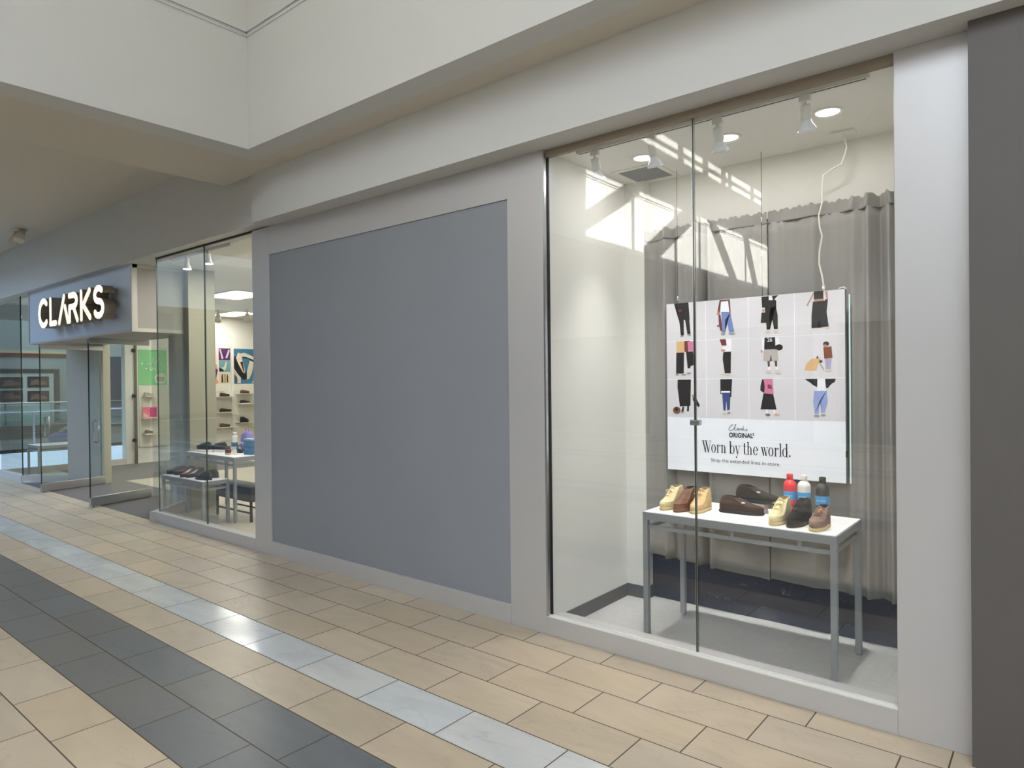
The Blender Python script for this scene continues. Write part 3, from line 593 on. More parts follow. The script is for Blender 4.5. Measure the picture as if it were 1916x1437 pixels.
# handwritten word above the logo
bm = bmesh.new()
def stroke(pts, r=.0016, y=-.0012, ox=0, oz=0, k=1): tube(bm, [(ox + p[0] * k, y, oz + p[1] * k) for p in pts], r, 5)
ox, oz = -.150, .316
stroke([(.036, .040), (.030, .044), (.012, .030), (.002, .012), (.006, .002), (.020, .002), (.034, .008), (.048, .030), (.056, .046), (.052, .046), (.044, .010), (.048, .003), (.056, .006)], ox=ox, oz=oz)
stroke([(.074, .016), (.066, .018), (.060, .008), (.064, .003), (.072, .010), (.076, .018), (.074, .004), (.080, .004), (.086, .014), (.090, .018), (.096, .016), (.094, .004)], ox=ox, oz=oz)
stroke([(.110, .036), (.102, .003), (.106, .010), (.116, .018), (.108, .011), (.120, .003), (.130, .012), (.134, .018), (.132, .012), (.138, .006), (.132, .002)], ox=ox, oz=oz)
obj('script_lettering', bm, inkm, sg)
text_mesh('26', .040, 'jersey_number', pm((210, 210, 214)), sg, (-SW / 2 + 2.475 * cw, -.0035, SH - 2 * chh + .885 * chh), sx=.9, off=.0008)
# hanging cord with plug, wires
wcord = mat('white_cord', srgb(232, 230, 220), .5)
bm = bmesh.new(); tube(bm, [(-1.12, 4.76, 3.338), (-1.10, 4.76, 3.25), (-1.13, 4.765, 3.15), (-1.19, 4.77, 3.13), (-1.245, 4.77, 3.10), (-1.255, 4.77, 3.0), (-1.250, 4.765, 2.93), (-1.275, 4.765, 2.84), (-1.27, 4.765, 2.76), (-1.255, 4.765, 2.70), (-1.272, 4.765, 2.60), (-1.275, 4.765, 2.52), (-1.258, 4.765, 2.44), (-1.250, 4.77, 2.38), (-1.252, 4.780, 2.339)], .0055, 8)
cd = tag(obj('power_cord', bm, wcord), 'white power cord hanging from the ceiling to the picture sign', 'cord')
bm = bmesh.new(); tube(bm, [(-1.252, 4.778, 2.337), (-1.252, 4.778, 2.37)], .010, 10); obj('plug', bm, wcord, cd)
bm = bmesh.new(); tube(bm, [(-1.16, 4.79, 2.345), (-1.13, 4.79, 2.352), (-1.118, 4.79, 2.338)], .006, 8); obj('cord_end', bm, wcord, cd)
for i, x in enumerate((-1.660, -2.30)):
    bm = bmesh.new(); tube(bm, [(x, 4.79, 2.337), (x, 4.79, 3.352)], .0018, 6)
    hw = tag(obj('hanging_wire', bm, dark), ('thin wire running down the gap between the curtains' if i == 0 else 'thin wire at the left end of the picture sign'), 'wire')
    for z in (2.86, 2.62) if i == 0 else (2.36,):
        bm = bmesh.new(); tube(bm, [(x, 4.788, z), (x, 4.788, z + .035)], .004, 6); obj('crimp', bm, wcord, hw)

# ---------------------------------------------------------------- display ceiling: track, heads, downlights, vent, outlet
bm = B(-2.625, -.795, 3.905, 3.940, 3.325, 3.3525); tr = tag(obj('lighting_track', bm, white, bevel=.002), 'white lighting track along the top of the display window', 'light track')
bm = B(-2.61, -.81, 3.917, 3.928, 3.324, 3.330); obj('contact_slot', bm, dark, tr)
bulb = mat('bulb_glass', srgb(206, 206, 210), .15, .0, es=.12)
heads = ['first track head from the glass corner, over the left boots', 'second track head, beside the ceiling vent', 'third track head, in front of the middle downlight', 'fourth track head, nearest the right pilaster']
for i, x in enumerate((-2.482, -2.05, -1.617, -1.117)):
    t = thing('track_spotlight', 'white ' + heads[i], 'spotlight', (x, 3.922, 3.324))
    obj('adapter', B(-.03, .03, -.014, .014, -.035, 0), white, t, bevel=.002)
    ax = Vector((0, .30, -1)).normalized(); s0 = Vector((0, 0, -.035))
    bm = bmesh.new(); tube(bm, [s0, s0 + Vector((0, 0, -.02))], .009, 12); obj('stem', bm, white, t)
    a = s0 + Vector((0, 0, -.018)); pr = [(0, .024), (.012, .030), (.078, .030), (.080, .027)]
    bm = bmesh.new(); tube(bm, [a + ax * q[0] for q in pr], [q[1] for q in pr], 24); obj('socket', bm, white, t)
    pr = [(.078, .024), (.095, .027), (.125, .046), (.142, .053), (.147, .050), (.149, .02)]
    bm = bmesh.new(); tube(bm, [a + ax * q[0] for q in pr], [q[1] for q in pr], 28); obj('bulb', bm, bulb, t)
lensm = mat('lit_lens', (1, .97, .88), .4, es=3.2, emit=(1, .95, .83))
dl = ['left downlight beside the vent', 'middle downlight behind the third track head', 'right downlight near the ceiling outlet']
for i, (x, y) in enumerate(((-2.349, 4.356), (-1.729, 4.362), (-1.106, 4.338))):
    t = thing('downlight', 'round lit ' + dl[i], 'ceiling light', (x, y, 3.352))
    bm = bmesh.new(); lathe(bm, [(.066, -.001), (.070, -.006), (.084, -.005), (.088, 0), (.066, 0)], 40); obj('trim_ring', bm, white, t)
    bm = bmesh.new(); lathe(bm, [(0, -.003), (.066, -.003), (.066, 0), (0, 0)], 40, smooth=False); obj('lens', bm, lensm, t)
    lamp('downlight_lamp', 'AREA', (x, y, 3.342), 3.3, (1, .97, .93), .13)
    lamp('downlight_beam', 'SPOT', (x, y, 3.335), 120, (1, .97, .93), spot_size=1.15, spot_blend=1.0, shadow_soft_size=.06)
vt = thing('ceiling_vent', 'square white air vent with grey grille in the display ceiling', 'vent', (-2.515, 4.70, 3.352))
bm = bmesh.new()
for a_, b2, c_, d2 in ((-.185, .185, -.2, -.165), (-.185, .185, .165, .2), (-.185, -.15, -.165, .165), (.15, .185, -.165, .165)): box(bm, a_, b2, c_, d2, -.008, 0)
obj('frame', bm, white, vt)
bm = bmesh.new()
for k in range(22): box(bm, -.15, .15, -.165 + k * .015, -.158 + k * .015, -.006, -.001)
obj('grille', bm, mat('vent_grey', srgb(150, 152, 154), .5), vt)
bm = B(-1.19, -1.05, 4.715, 4.800, 3.338, 3.3525); tag(obj('ceiling_outlet', bm, white, bevel=.003), 'small white outlet box on the display ceiling with a cord', 'outlet')

# ================================================================ THE SHOP ENTRANCE AND THE ROOM BEHIND IT
struct('floor_shop', B(-16, -6.4, 3.86, 12, -.02, .0012), shopfloor, label='pale floor of the shoe shop')
bm = bmesh.new(); prism(bm, [(-14.60, 3.75), (-9.06, 3.75), (-9.60, 4.40), (-11.0, 5.0), (-13.25, 5.0), (-14.02, 4.34)], 0, .004); struct('floor_entry', bm, carpet, label='grey carpet in the recessed shop entrance')
struct('floor_corner', B(-15.98, -13.30, 4.75, 8, 0, .003), carpet, label='grey carpet in the corner window of the shop')
struct('ceiling_shop', B(-16.2, -2.96, 3.90, 12, 3.378, 3.45), white)
struct('wall_shop_back', B(-16.2, -2.96, 12, 12.1, 0, 3.45), white)
struct('wall_shop_right', B(-6.38, -6.28, 3.90, 12, 0, 3.45), white)
struct('wall_shop_left', B(-16.2, -16.0, 6.04, 12, 0, 3.45), white, label='white left wall of the shop behind the displays')
struct('wall_partition', B(-9.62, -9.50, 4.42, 4.80, 0, 3.378), olive, label='olive grey end wall beside the entrance')
bm = bmesh.new(); prism(bm, [(-9.62, 4.42), (-9.62, 4.78), (-10.18, 4.78), (-10.18, 4.44)], 0, 3.378); struct('wall_partition.001', bm, mat('blue_grey_partition', srgb(160, 168, 174), .5))
bm = bmesh.new(); wallseg(bm, (-14.02, 4.31), (-13.30, 4.60), .10, 0, 2.47); struct('wall_entry_left', bm, alu, bevel=.003, label='metal clad panel left of the shop doors')
bm = bmesh.new(); box(bm, -13.30, -13.20, 4.62, 4.74, 0, 2.47); struct('wall_door_jamb', bm, mat('beige_jamb', srgb(206, 200, 184), .5), bevel=.003)
# window 2: panes right of the entrance
w2 = sroot('window_2', 'display window right of the shop entrance')
for a, b_ in ((-9.0, -7.732), (-7.728, -6.615)): obj('pane', B(a, b_, GY, GY + .010, .128, 3.37), G, w2)
bm = bmesh.new(); box(bm, -7.737, -7.723, GY - .001, GY + .011, .128, 3.37); box(bm, -9.008, -8.998, GY, GY + .011, .128, 3.37); obj('pane_joint', bm, edge, w2)
bm = bmesh.new(); box(bm, -9.04, -6.612, YW, YW + .012, .125, .1305); box(bm, -9.04, -6.612, GY - .012, GY, .125, .131); obj('window_sill', bm, caulk, w2)
bm = bmesh.new(); box(bm, -9.0, -6.612, GY - .008, GY + .018, 3.356, 3.376); obj('head_channel', bm, dark, w2)
w7 = sroot('window_7', 'fixed sidelight right of the shop doors'); bm = bmesh.new(); wallseg(bm, (-11.04, 4.55), (-10.19, 4.50), .010, .0, 2.47); obj('pane', bm, GD, w7)
w3 = sroot('window_3', 'angled glass between the window and the entrance')
bm = bmesh.new(); wallseg(bm, (-9.545, 4.40), (-9.02, 3.80), .010, .128, 3.376); obj('pane', bm, GD, w3)
bm = bmesh.new(); wallseg(bm, (-9.58, 4.42), (-9.03, 3.76), -.09, 0, .125); obj('window_sill', bm, alu, w3, bevel=.002)
# left corner windows
w4 = sroot('window_4', 'corner window left of the shop entrance')
obj('pane', B(-16.0, -14.655, GY, GY + .010, .128, 3.376), GD, w4)
bm = bmesh.new(); box(bm, -14.664, -14.648, GY - .002, GY + .014, .128, 3.376); obj('pane_joint', bm, edge, w4)
bm = bmesh.new(); box(bm, -16.05, -14.66, 3.76, 3.86, 0, .130); wallseg(bm, (-14.66, 3.765), (-14.02, 4.31), .10, 0, .130); obj('window_sill', bm, mat('pale_sill', srgb(210, 206, 204), .45), w4)
w5 = sroot('window_5', 'angled pane of the corner window'); bm = bmesh.new(); wallseg(bm, (-14.645, 3.80), (-14.03, 4.33), .010, .13, 3.376); obj('pane', bm, GD, w5)
w6 = sroot('window_6', 'side window of the shop towards the railing'); obj('pane', B(-16.0, -15.99, 3.80, 6.04, .128, 3.376), GD, w6)
obj('window_sill', B(-16.06, -15.96, 3.86, 6.04, 0, .125), mat('pale_sill', srgb(210, 206, 204), .45), w6)
# doors: two all-glass leaves standing open
def door(n_, hinge, free, label):
    d = sroot('door_%d' % n_, label)
    v = Vector((free[0] - hinge[0], free[1] - hinge[1])); u = v.normalized(); nn = Vector((-u.y, u.x))
    def P(a, b_=0): return (hinge[0] + u.x * a + nn.x * b_, hinge[1] + u.y * a + nn.y * b_)
    Ld = v.length
    bm = bmesh.new(); wallseg(bm, P(0, -.006), P(Ld, -.006), .012, .12, 2.40); obj('pane', bm, GD, d)
    bm = bmesh.new(); wallseg(bm, P(Ld - .012, -.007), P(Ld, -.007), .014, .12, 2.40); obj('pane_edge', bm, edge, d)
    bm = bmesh.new(); wallseg(bm, P(0, -.024), P(Ld, -.024), .048, .012, .145); obj('bottom_rail', bm, chrome, d, bevel=.003)
    bm = bmesh.new(); wallseg(bm, P(0, -.022), P(Ld, -.022), .044, 2.36, 2.44); obj('top_rail', bm, chrome, d, bevel=.003)
    bm = bmesh.new()
    for s_ in (-1, 1):
        p0 = P(Ld - .10, s_ * .006); p1 = P(Ld - .10, s_ * .06)
        tube(bm, [(*p0, .93), (*p1, .93), (*p1, 1.24), (*p0, 1.24)], .010, 10)
    obj('handle', bm, chrome, d)
    bm = bmesh.new(); p = P(Ld - .05, 0); tube(bm, [(p[0], p[1], 0), (p[0], p[1], .014)], .012, 8); obj('rail_stop', bm, black, d)
door(1, (-13.19, 4.62), (-13.0, 3.61), 'open glass door on the left of the entrance')
door(2, (-11.08, 4.53), (-10.83, 3.60), 'open glass door on the right of the entrance')

# ---------------------------------------------------------------- sign box with letters
sb = thing('sign_box', 'blue grey metal sign box over the entrance with lit raised letters', 'shop sign', (-11.83, 3.75, 2.47))
face_m = mat('blue_grey_sign_metal', srgb(204, 212, 226), .4, .1)
obj('box', B(-2.17, 2.17, .004, .93, 0, .904), mat('sign_box_side', srgb(164, 157, 153), .5, .1), sb)
obj('front_panel', B(-2.15, 2.15, 0, .006, .02, .904), face_m, sb)
bm = bmesh.new(); box(bm, -2.18, 2.18, -.012, .006, 0, .028); box(bm, -2.18, -2.155, -.012, .006, .028, .904); box(bm, 2.155, 2.18, -.012, .006, .028, .904)
box(bm, 2.17, 2.182, .0, .93, 0, .05); box(bm, 2.17, 2.182, .0, .06, .05, .904); box(bm, 2.17, 2.182, .0, .93, .86, .904)
obj('edge_frame', bm, mat('sign_trim', srgb(196, 190, 184), .45, .2), sb)
lit = mat('lit_letter_face', (1, .93, .80), .4, es=.8, emit=(1, .86, .66)); side_m = mat('letter_return', srgb(150, 138, 124), .5, .2)
def letter(name, strokes, x, sc_x=.37, h=.384, r=.043, ZL=.232):
    """strokes: polylines in a 1 x 1 cell; lit rounded face with a deep dark return"""
    bm = bmesh.new(); bf = bmesh.new()
    for st in strokes:
        pts = [Vector((x + p[0] * sc_x, ZL + p[1] * h)) for p in st]
        for p, q in zip(pts, pts[1:]):
            d = (q - p); ln_ = d.length; a0 = math.atan2(d.y, d.x); poly = []
            for i in range(9): a = a0 + PI / 2 + PI * i / 8; poly.append((p.x + r * math.cos(a), p.y + r * math.sin(a)))
            for i in range(9): a = a0 - PI / 2 + PI * i / 8; poly.append((q.x + r * math.cos(a), q.y + r * math.sin(a)))
            prism(bm, poly, -.20, -.045, ax=1); prism(bf, poly, -.206, -.2005, ax=1)
    bmx = bm; box(bmx, x + .3 * sc_x, x + .3 * sc_x + .03, -.05, 0, .35, .38)
    lo = obj(name, bmx, side_m, sb); obj('lit_face', bf, lit, lo)
def arc(cx, cy, rx, ry, a0, a1, n_=10): return [(cx + rx * math.cos(math.radians(a0 + (a1 - a0) * i / n_)), cy + ry * math.sin(math.radians(a0 + (a1 - a0) * i / n_))) for i in range(n_ + 1)]
lx = [-.94, -.43, -.03, .40, .88, 1.37]
letter('letter', [arc(.5, .52, .42, .50, 48, 312, 16)], lx[0], sc_x=.48)
letter('letter', [[(.14, 1), (.14, .04), (.78, .04)]], lx[1])
letter('letter', [[(.10, .02), (.62, 1.0)], [(.72, .60), (1.0, .02)]], lx[2], sc_x=.41)
letter('letter', [[(.12, .98), (.55, .98)] + arc(.55, .76, .32, .22, 90, -90, 8) + [(.18, .54)], [(.14, .54), (.14, .02)], [(.55, .52), (.92, .02)]], lx[3], sc_x=.40)
letter('letter', [[(.12, 1), (.12, .02)], [(.92, 1), (.30, .52), (.95, .02)]], lx[4], sc_x=.40)
letter('letter', [arc(.52, .77, .34, .23, 40, 265, 10) + arc(.52, .28, .38, .26, 85, -150, 10)], lx[5], sc_x=.40)

# ---------------------------------------------------------------- tables and goods behind the left window
t1 = display_table(-9.30, -8.17, 3.943, 4.290, .56, 'low grey table with white top behind the left window')
t2 = display_table(-9.40, -8.09, 4.310, 4.900, .83, 'taller grey table behind the low shoe table')
z1, z2 = .5615, .8315
ox = dict(style='oxford', Hh=.092, toe=.036, sole=.014, W=.092, Ln=.27)
shoe('dress_shoe', 'black dress shoe at the left end of the low table', None, (-9.19, 4.10, z1), deg(-140), up=blk_lea, so=blk_sole, lace=blk_lea, **ox)
shoe('dress_shoe', 'dark brown dress shoe second from the left on the low table', None, (-9.035, 4.14, z1), deg(-125), up=brn_lea, so=blk_sole, lace=blk_lea, **ox)
shoe('dress_shoe', 'burgundy leather dress shoe turned towards the glass', None, (-8.84, 4.09, z1), deg(-75), up=burg, so=blk_sole, lace=dkbrown, **ox)
shoe('dress_shoe', 'black shoe just right of the burgundy shoe', None, (-8.715, 4.12, z1), deg(-82), up=blk_lea, so=blk_sole, lace=blk_lea, **ox)
shoe('dress_shoe', 'dark brown dress shoe behind the shoe at the low table corner', None, (-8.49, 4.20, z1), deg(-165), up=brn_lea, so=blk_sole, lace=blk_lea, **ox)
shoe('dress_shoe', 'black dress shoe at the front corner of the low table', None, (-8.36, 4.05, z1), deg(-168), up=blk_lea, so=blk_sole, lace=blk_lea, **ox)
sn = dict(style='oxford', Hh=.10, toe=.055, sole=.030, W=.10, Ln=.29)
shoe('trainer', 'black trainer with white sole nearest the glass on the tall table', None, (-9.13, 4.44, z2), deg(-172), up=blk_su, so=whitesole, lace=blk_su, **sn)
shoe('trainer', 'black trainer with white sole behind the other trainer', None, (-8.95, 4.56, z2), deg(-170), up=blk_su, so=whitesole, lace=blk_su, **sn)
shoe('small_shoe', 'small burgundy shoe with cream sole on the tall table', None, (-8.52, 4.46, z2), deg(-30), up=burg, so=lin, lace=dkbrown, style='oxford', Hh=.08, toe=.045, sole=.02, W=.08, Ln=.20)
shoe('small_shoe', 'dark small shoe behind the clear stand', None, (-8.60, 4.66, z2), deg(-20), up=mat('slate_leather', srgb(40, 42, 52), .4), so=blk_sole, style='low', Hh=.07, toe=.04, W=.08, Ln=.22)
t = thing('spray_bottle', 'white bottle with teal band standing on the tall table', 'bottle', (-8.80, 4.70, z2))
bm = bmesh.new(); lathe(bm, [(0, 0), (.038, 0), (.042, .01), (.042, .19), (.034, .215), (.024, .225), (0, .225)], 28); obj('body', bm, bwh, t)
bm = bmesh.new(); lathe(bm, [(.0425, .07), (.0432, .072), (.0432, .125), (.0425, .127)], 28); obj('label_band', bm, mat('teal_label', srgb(36, 104, 118), .5), t)
bm = bmesh.new(); lathe(bm, [(0, .222), (.026, .222), (.026, .262), (0, .265)], 24); obj('cap', bm, bwh, t)
t = thing('backpack', 'lilac backpack standing on the tall table', 'bag', (-8.64, 4.80, z2))
lil = mat('lilac_fabric', srgb(140, 128, 190), .8, noise=.1)
bm = bmesh.new()
for j, (w_, d__, z) in enumerate(((.09, .05, 0), (.105, .06, .03), (.105, .06, .16), (.095, .055, .22), (.06, .035, .265), (.02, .012, .28))):
    pass
prof = [(.09, .05, 0), (.105, .062, .03), (.105, .062, .16), (.095, .055, .22), (.06, .035, .265), (.02, .012, .28)]; rr = []
for w_, d__, z in prof: rr.append([bm.verts.new((w_ * math.copysign(abs(math.cos(2 * PI * k / 24)) ** .6, math.cos(2 * PI * k / 24)), d__ * math.copysign(abs(math.sin(2 * PI * k / 24)) ** .6, math.sin(2 * PI * k / 24)), z)) for k in range(24)])
for a, b_ in zip(rr, rr[1:]):
    for k in range(24): f = bm.faces.new((a[k], a[(k + 1) % 24], b_[(k + 1) % 24], b_[k])); f.smooth = True
bm.faces.new(rr[0][::-1]); bm.faces.new(rr[-1]); obj('body', bm, lil, t)
bm = bmesh.new(); box(bm, -.075, .075, -.085, -.058, .03, .13); obj('front_pocket', bm, mat('lilac_fabric_pale', srgb(178, 168, 216), .8), t, bevel=.012)
bm = bmesh.new(); tube(bm, [(-.03, 0, .27), (-.025, 0, .31), (.025, 0, .31), (.03, 0, .27)], .006, 8); obj('handle', bm, lil, t)
t = thing('gift_box', 'blue printed box at the right of the tall table', 'box', (-8.25, 4.62, z2), deg(12))
obj('carton', B(-.07, .07, -.045, .045, 0, .20), mat('blue_card', srgb(58, 116, 158), .5, noise=.25, nscale=20), t)
obj('lid_band', B(-.072, .072, -.047, .047, .185, .205), mat('pale_blue_card', srgb(132, 176, 204), .5), t)
bm = bmesh.new(); box(bm, -.05, .05, -.03, .03, 0, .004); box(bm, -.05, -.046, -.03, .03, .004, .06); tag(obj('acrylic_stand', bm, mat('frosted_acrylic', srgb(226, 224, 222), .3), loc=(-8.38, 4.50, z2)), 'small clear price stand on the tall table', 'price stand')
# bench under the tall table
bn = thing('bench', 'black padded bench with dark metal legs under the tall table', 'bench', (-8.42, 4.60, .0015))
obj('cushion', B(-.45, .45, -.14, .14, .25, .44), mat('black_vinyl', srgb(34, 34, 38), .45), bn, bevel=.012)
bm = bmesh.new(); box(bm, -.44, .44, -.13, -.115, .10, .12); box(bm, -.44, .44, .115, .13, .10, .12); obj('stretcher', bm, dark, bn)
for sx in (-1, 1):
    for sy in (-1, 1): obj('leg', B(sx * .43 - .013, sx * .43 + .013, sy * .125 - .013, sy * .125 + .013, 0, .252), dark, bn)

# ---------------------------------------------------------------- display wall inside the shop (left wall x = -16)
slat = mat('white_slatwall', srgb(228, 226, 214), .5)
def flat(name, parent, x, y0, y1, za, zb_, m_, d=.004): return obj(name, B(x, x + d, y0, y1, za, zb_), m_, parent)
def slatwall(name, label, y0, y1, z0, z1_):
    t = thing(name, label, 'display wall', (-15.998, (y0 + y1) / 2, z0)); w_ = (y1 - y0) / 2; hh = z1_ - z0
    obj('backing', B(0, .03, -w_, w_, 0, hh), slat, t)
    bm = bmesh.new(); k = 0
    while k * .10 + .09 < hh: box(bm, .03, .038, -w_, w_, k * .10 + .008, k * .10 + .096); k += 1
    obj('slats', bm, slat, t); return t
slatwall('slatwall_panel', 'white slatted display wall under the green poster', 6.31, 6.93, .354, 1.72)
slatwall('slatwall_panel', 'white slatted display wall under the small posters', 8.02, 8.50, .35, 1.74)
slatwall('slatwall_panel', 'white slatted display wall under the blue shoe poster', 8.52, 9.12, .35, 1.74)
XS = -15.96
shoe_spots = []
def wall_shelf(label, y0, y1, z): 
    tag(obj('shelf', B(XS + .001, XS + .24, y0, y1, z - .012, z), mat('white_shelf', srgb(226, 224, 216), .4)), label, 'shelf')
for lb_, y0, y1, z in (('short shelf holding pale sandals, above the pink card', 6.37, 6.62, 1.49), ('short shelf below the pink card', 6.36, 6.62, .65), ('shelf right under the pink card', 6.33, 6.66, 1.012),
    ('shelf with strappy sandals under the small posters', 8.05, 8.46, 1.44), ('shelf holding a black loafer, second below the small posters', 8.05, 8.46, 1.065), ('shelf with a dark sandal, third below the small posters', 8.05, 8.50, .70),
    ('shelf with a brown loafer under the blue shoe poster', 8.57, 8.98, 1.505), ('shelf with a dark loafer, second below the blue poster', 8.57, 8.98, 1.25), ('shelf with a heeled shoe, third below the blue poster', 8.55, 8.98, .785)):
    wall_shelf(lb_, y0, y1, z)
lo = dict(style='low', Hh=.07, toe=.04, W=.085, sole=.016, fast=True)
XF = XS + .12
shoe('sandal', 'black strappy shoe on the top shelf under the small posters', None, (XF, 8.22, 1.441), deg(80), up=dkbrown, so=blk_sole, Ln=.24, **lo)
shoe('loafer', 'black loafer on the second shelf under the small posters', None, (XF, 8.24, 1.066), deg(85), up=blk_lea, so=blk_sole, Ln=.30, **lo)
shoe('sandal', 'dark brown sandal on the third shelf under the small posters', None, (XF, 8.22, .701), deg(85), up=brown_lt, so=blk_sole, Ln=.26, **lo)
shoe('loafer', 'brown loafer on the shelf right below the blue poster', None, (XF, 8.74, 1.506), deg(85), up=brown_lt, so=blk_sole, Ln=.24, **lo)
shoe('loafer', 'dark loafer on the second shelf below the blue poster', None, (XF, 8.74, 1.251), deg(85), up=blk_lea, so=whitesole, Ln=.26, **lo)
shoe('heeled_shoe', 'dark heeled shoe on the third shelf below the blue poster', None, (XF, 8.72, .786), deg(85), up=blk_lea, so=blk_sole, Ln=.22, **{**lo, 'Hh': .10, 'sole': .04})
shoe('sandal', 'pale sandal on the shelf above the pink card', None, (XF, 6.46, 1.491), deg(85), up=mat('pale_grey_strap', srgb(168, 166, 152), .7), so=lin, Ln=.20, **lo)
shoe('sandal', 'dark strap sandal on the shelf below the pink card', None, (XF, 6.46, .651), deg(85), up=mat('bronze_strap', srgb(96, 88, 78), .6), so=lin, Ln=.18, **lo)
# posters
gp_ = thing('green_poster', 'green poster with white script and round badge above the slatted wall', 'poster', (-15.995, 6.62, 1.735))
grn = mat('green_print', srgb(134, 204, 146), .5, noise=.10, nscale=3); pw_ = mat('pale_green_print', srgb(232, 244, 232), .5)
obj('sheet', B(0, .006, -.31, .31, 0, .80), grn, gp_)
bm = bmesh.new()
def sy(pts, r): tube(bm, [(.009, p[0], p[1]) for p in pts], r, 5)
sy([(-.22, .50), (-.25, .47), (-.22, .44), (-.19, .47), (-.22, .50)], .014); sy([(-.12, .49), (-.13, .43)], .009); sy([(-.08, .44), (-.06, .50), (-.03, .44)], .009); sy([(.0, .43), (.02, .62), (.03, .44), (.10, .56), (.13, .60)], .015); sy([(.16, .50), (.19, .48), (.21, .42)], .009)
sy([(-.18, .39), (-.15, .36), (-.12, .39)], .008); sy([(-.07, .42), (-.05, .33), (.0, .36), (.02, .40)], .009); sy([(.06, .40), (.05, .34), (.10, .33), (.12, .39), (.16, .33)], .009)
obj('script_lettering', bm, pw_, gp_)
bm = bmesh.new(); prism(bm, E(.165, .15, .125, .125, 28), .006, .009, ax=0); bd = obj('round_badge', bm, pw_, gp_)
bm = bmesh.new()
for k in range(3): box(bm, .009, .011, .07, .26, .10 + k * .035, .12 + k * .035)
obj('badge_print', bm, mat('badge_brown', srgb(120, 104, 84), .6), bd)
pk = thing('pink_card', 'pink display card standing on a shelf of the slatted wall', 'display card', (XS + .10, 6.495, 1.0125))
obj('sheet', B(0, .006, -.155, .155, 0, .235), mat('pink_print', srgb(226, 112, 150), .5), pk)
obj('print_block', B(.006, .008, -.0, .14, .02, .215), mat('magenta_print', srgb(186, 70, 118), .5), pk)
bm = bmesh.new(); prism(bm, [(-.14, .02), (-.01, .02), (-.14, .13)], .006, .008, ax=0); tube(bm, [(.010, -.13, .17), (.010, -.02, .06)], .006, 6); obj('pale_print', bm, mat('pale_pink_print', srgb(240, 186, 170), .5), pk)
def poster(label, y0, y1, za, zb_, ground, shapes):
    t = thing('wall_poster', label, 'poster', (-15.995, (y0 + y1) / 2, za)); w_ = (y1 - y0); hh = zb_ - za
    obj('sheet', B(0, .006, -w_ / 2, w_ / 2, 0, hh), ground, t)
    cols = []
    for c_, _ in shapes:
        if c_ not in cols: cols.append(c_)
    bm = bmesh.new()
    for i, (c_, pl_) in enumerate(shapes):
        f = bm.faces.new([bm.verts.new((.0072 + .0006 * i, -w_ / 2 + p[0] * w_, p[1] * hh)) for p in pl_]); f.material_index = cols.index(c_)
    bmesh.ops.triangulate(bm, faces=bm.faces)
    obj('print', bm, [pm(c_, .02) for c_ in cols], t, fixn=False)
WP = (222, 212, 196); BLK = (24, 26, 32)
poster('tall narrow pink and purple poster, first of the display wall', 8.02, 8.15, 1.755, 2.62, mat('poster_pale_pink', srgb(222, 206, 206), .5), [((84, 44, 84), [(.0, .10), (.5, .12), (.9, .40), (.7, .48), (.1, .46)]), ((206, 160, 120), [(.1, .44), (.9, .40), (.7, .54), (.2, .56)]), ((236, 150, 110), [(0, 0), (1, 0), (.7, .12), (0, .12)])])
poster('small purple poster with two pale shoes, top of its column', 8.165, 8.45, 2.33, 2.62, mat('poster_purple', srgb(84, 46, 98), .5), [((214, 196, 216), [(.05, .9), (.15, .95), (.40, .15), (.25, .05)]), ((214, 196, 216), [(.85, .9), (.98, .82), (.72, .15), (.58, .2)])])
poster('small teal poster with a pale shoe, middle of its column', 8.165, 8.45, 2.04, 2.315, mat('poster_teal', srgb(108, 156, 160), .5), [((206, 206, 196), [(.1, .35), (.45, .45), (.62, .95), (.70, .9), (.62, .30), (.48, .12), (.3, .3)]), (BLK, [(.02, .08), (.02, .35), (.20, .32), (.42, .12), (.40, .04)])])
poster('small cream poster with three dark bottles, bottom of its column', 8.165, 8.45, 1.755, 2.025, mat('poster_cream', srgb(218, 206, 178), .5), [((60, 38, 22), [(.20, .08), (.36, .08), (.36, .62), (.31, .88), (.25, .88), (.20, .62)]), ((140, 124, 100), [(.46, .08), (.58, .08), (.58, .85), (.46, .85)]), ((66, 56, 46), [(.66, .10), (.80, .10), (.80, .65), (.76, .85), (.70, .85), (.66, .65)])])
poster('large blue poster with white canvas shoes beside the metal pilaster', 8.52, 9.12, 1.745, 2.62, mat('poster_blue', srgb(62, 124, 156), .5, noise=.15, nscale=8), [
    (BLK, [(.04, .74), (.20, .84), (.55, .40), (.62, .15), (.45, .10), (.20, .30), (.04, .38)]), ((58, 96, 130), [(.0, .04), (.15, .05), (.2, .2), (.05, .25)]),
    (WP, [(.13, .74), (.24, .90), (.34, .84), (.44, .62), (.54, .38), (.50, .30), (.42, .34), (.24, .56)]), ((96, 52, 42), [(.31, .62), (.43, .64), (.51, .36), (.46, .34)]),
    (WP, [(.32, .86), (.50, .89), (.78, .82), (1, .74), (1, .66), (.76, .73), (.48, .78), (.40, .74)]), (BLK, [(.42, .775), (.60, .765), (1, .655), (1, .63), (.60, .735), (.42, .755)]),
    (WP, [(.0, .46), (.05, .44), (.22, .26), (.34, .18), (.33, .02), (.18, .02), (.20, .12), (.0, .34)]), (WP, [(.74, .66), (.94, .62), (.84, .32), (.72, .14), (.60, .12), (.62, .38)]), (WP, [(.82, .02), (1, .02), (1, .18), (.9, .12)])])
obj('column_strip', B(-16, -15.93, 8.455, 8.515, .3, 2.66), white); bpy.data.objects['column_strip'].name = 'wall_upright'; bpy.data.objects['wall_upright']['kind'] = 'structure'
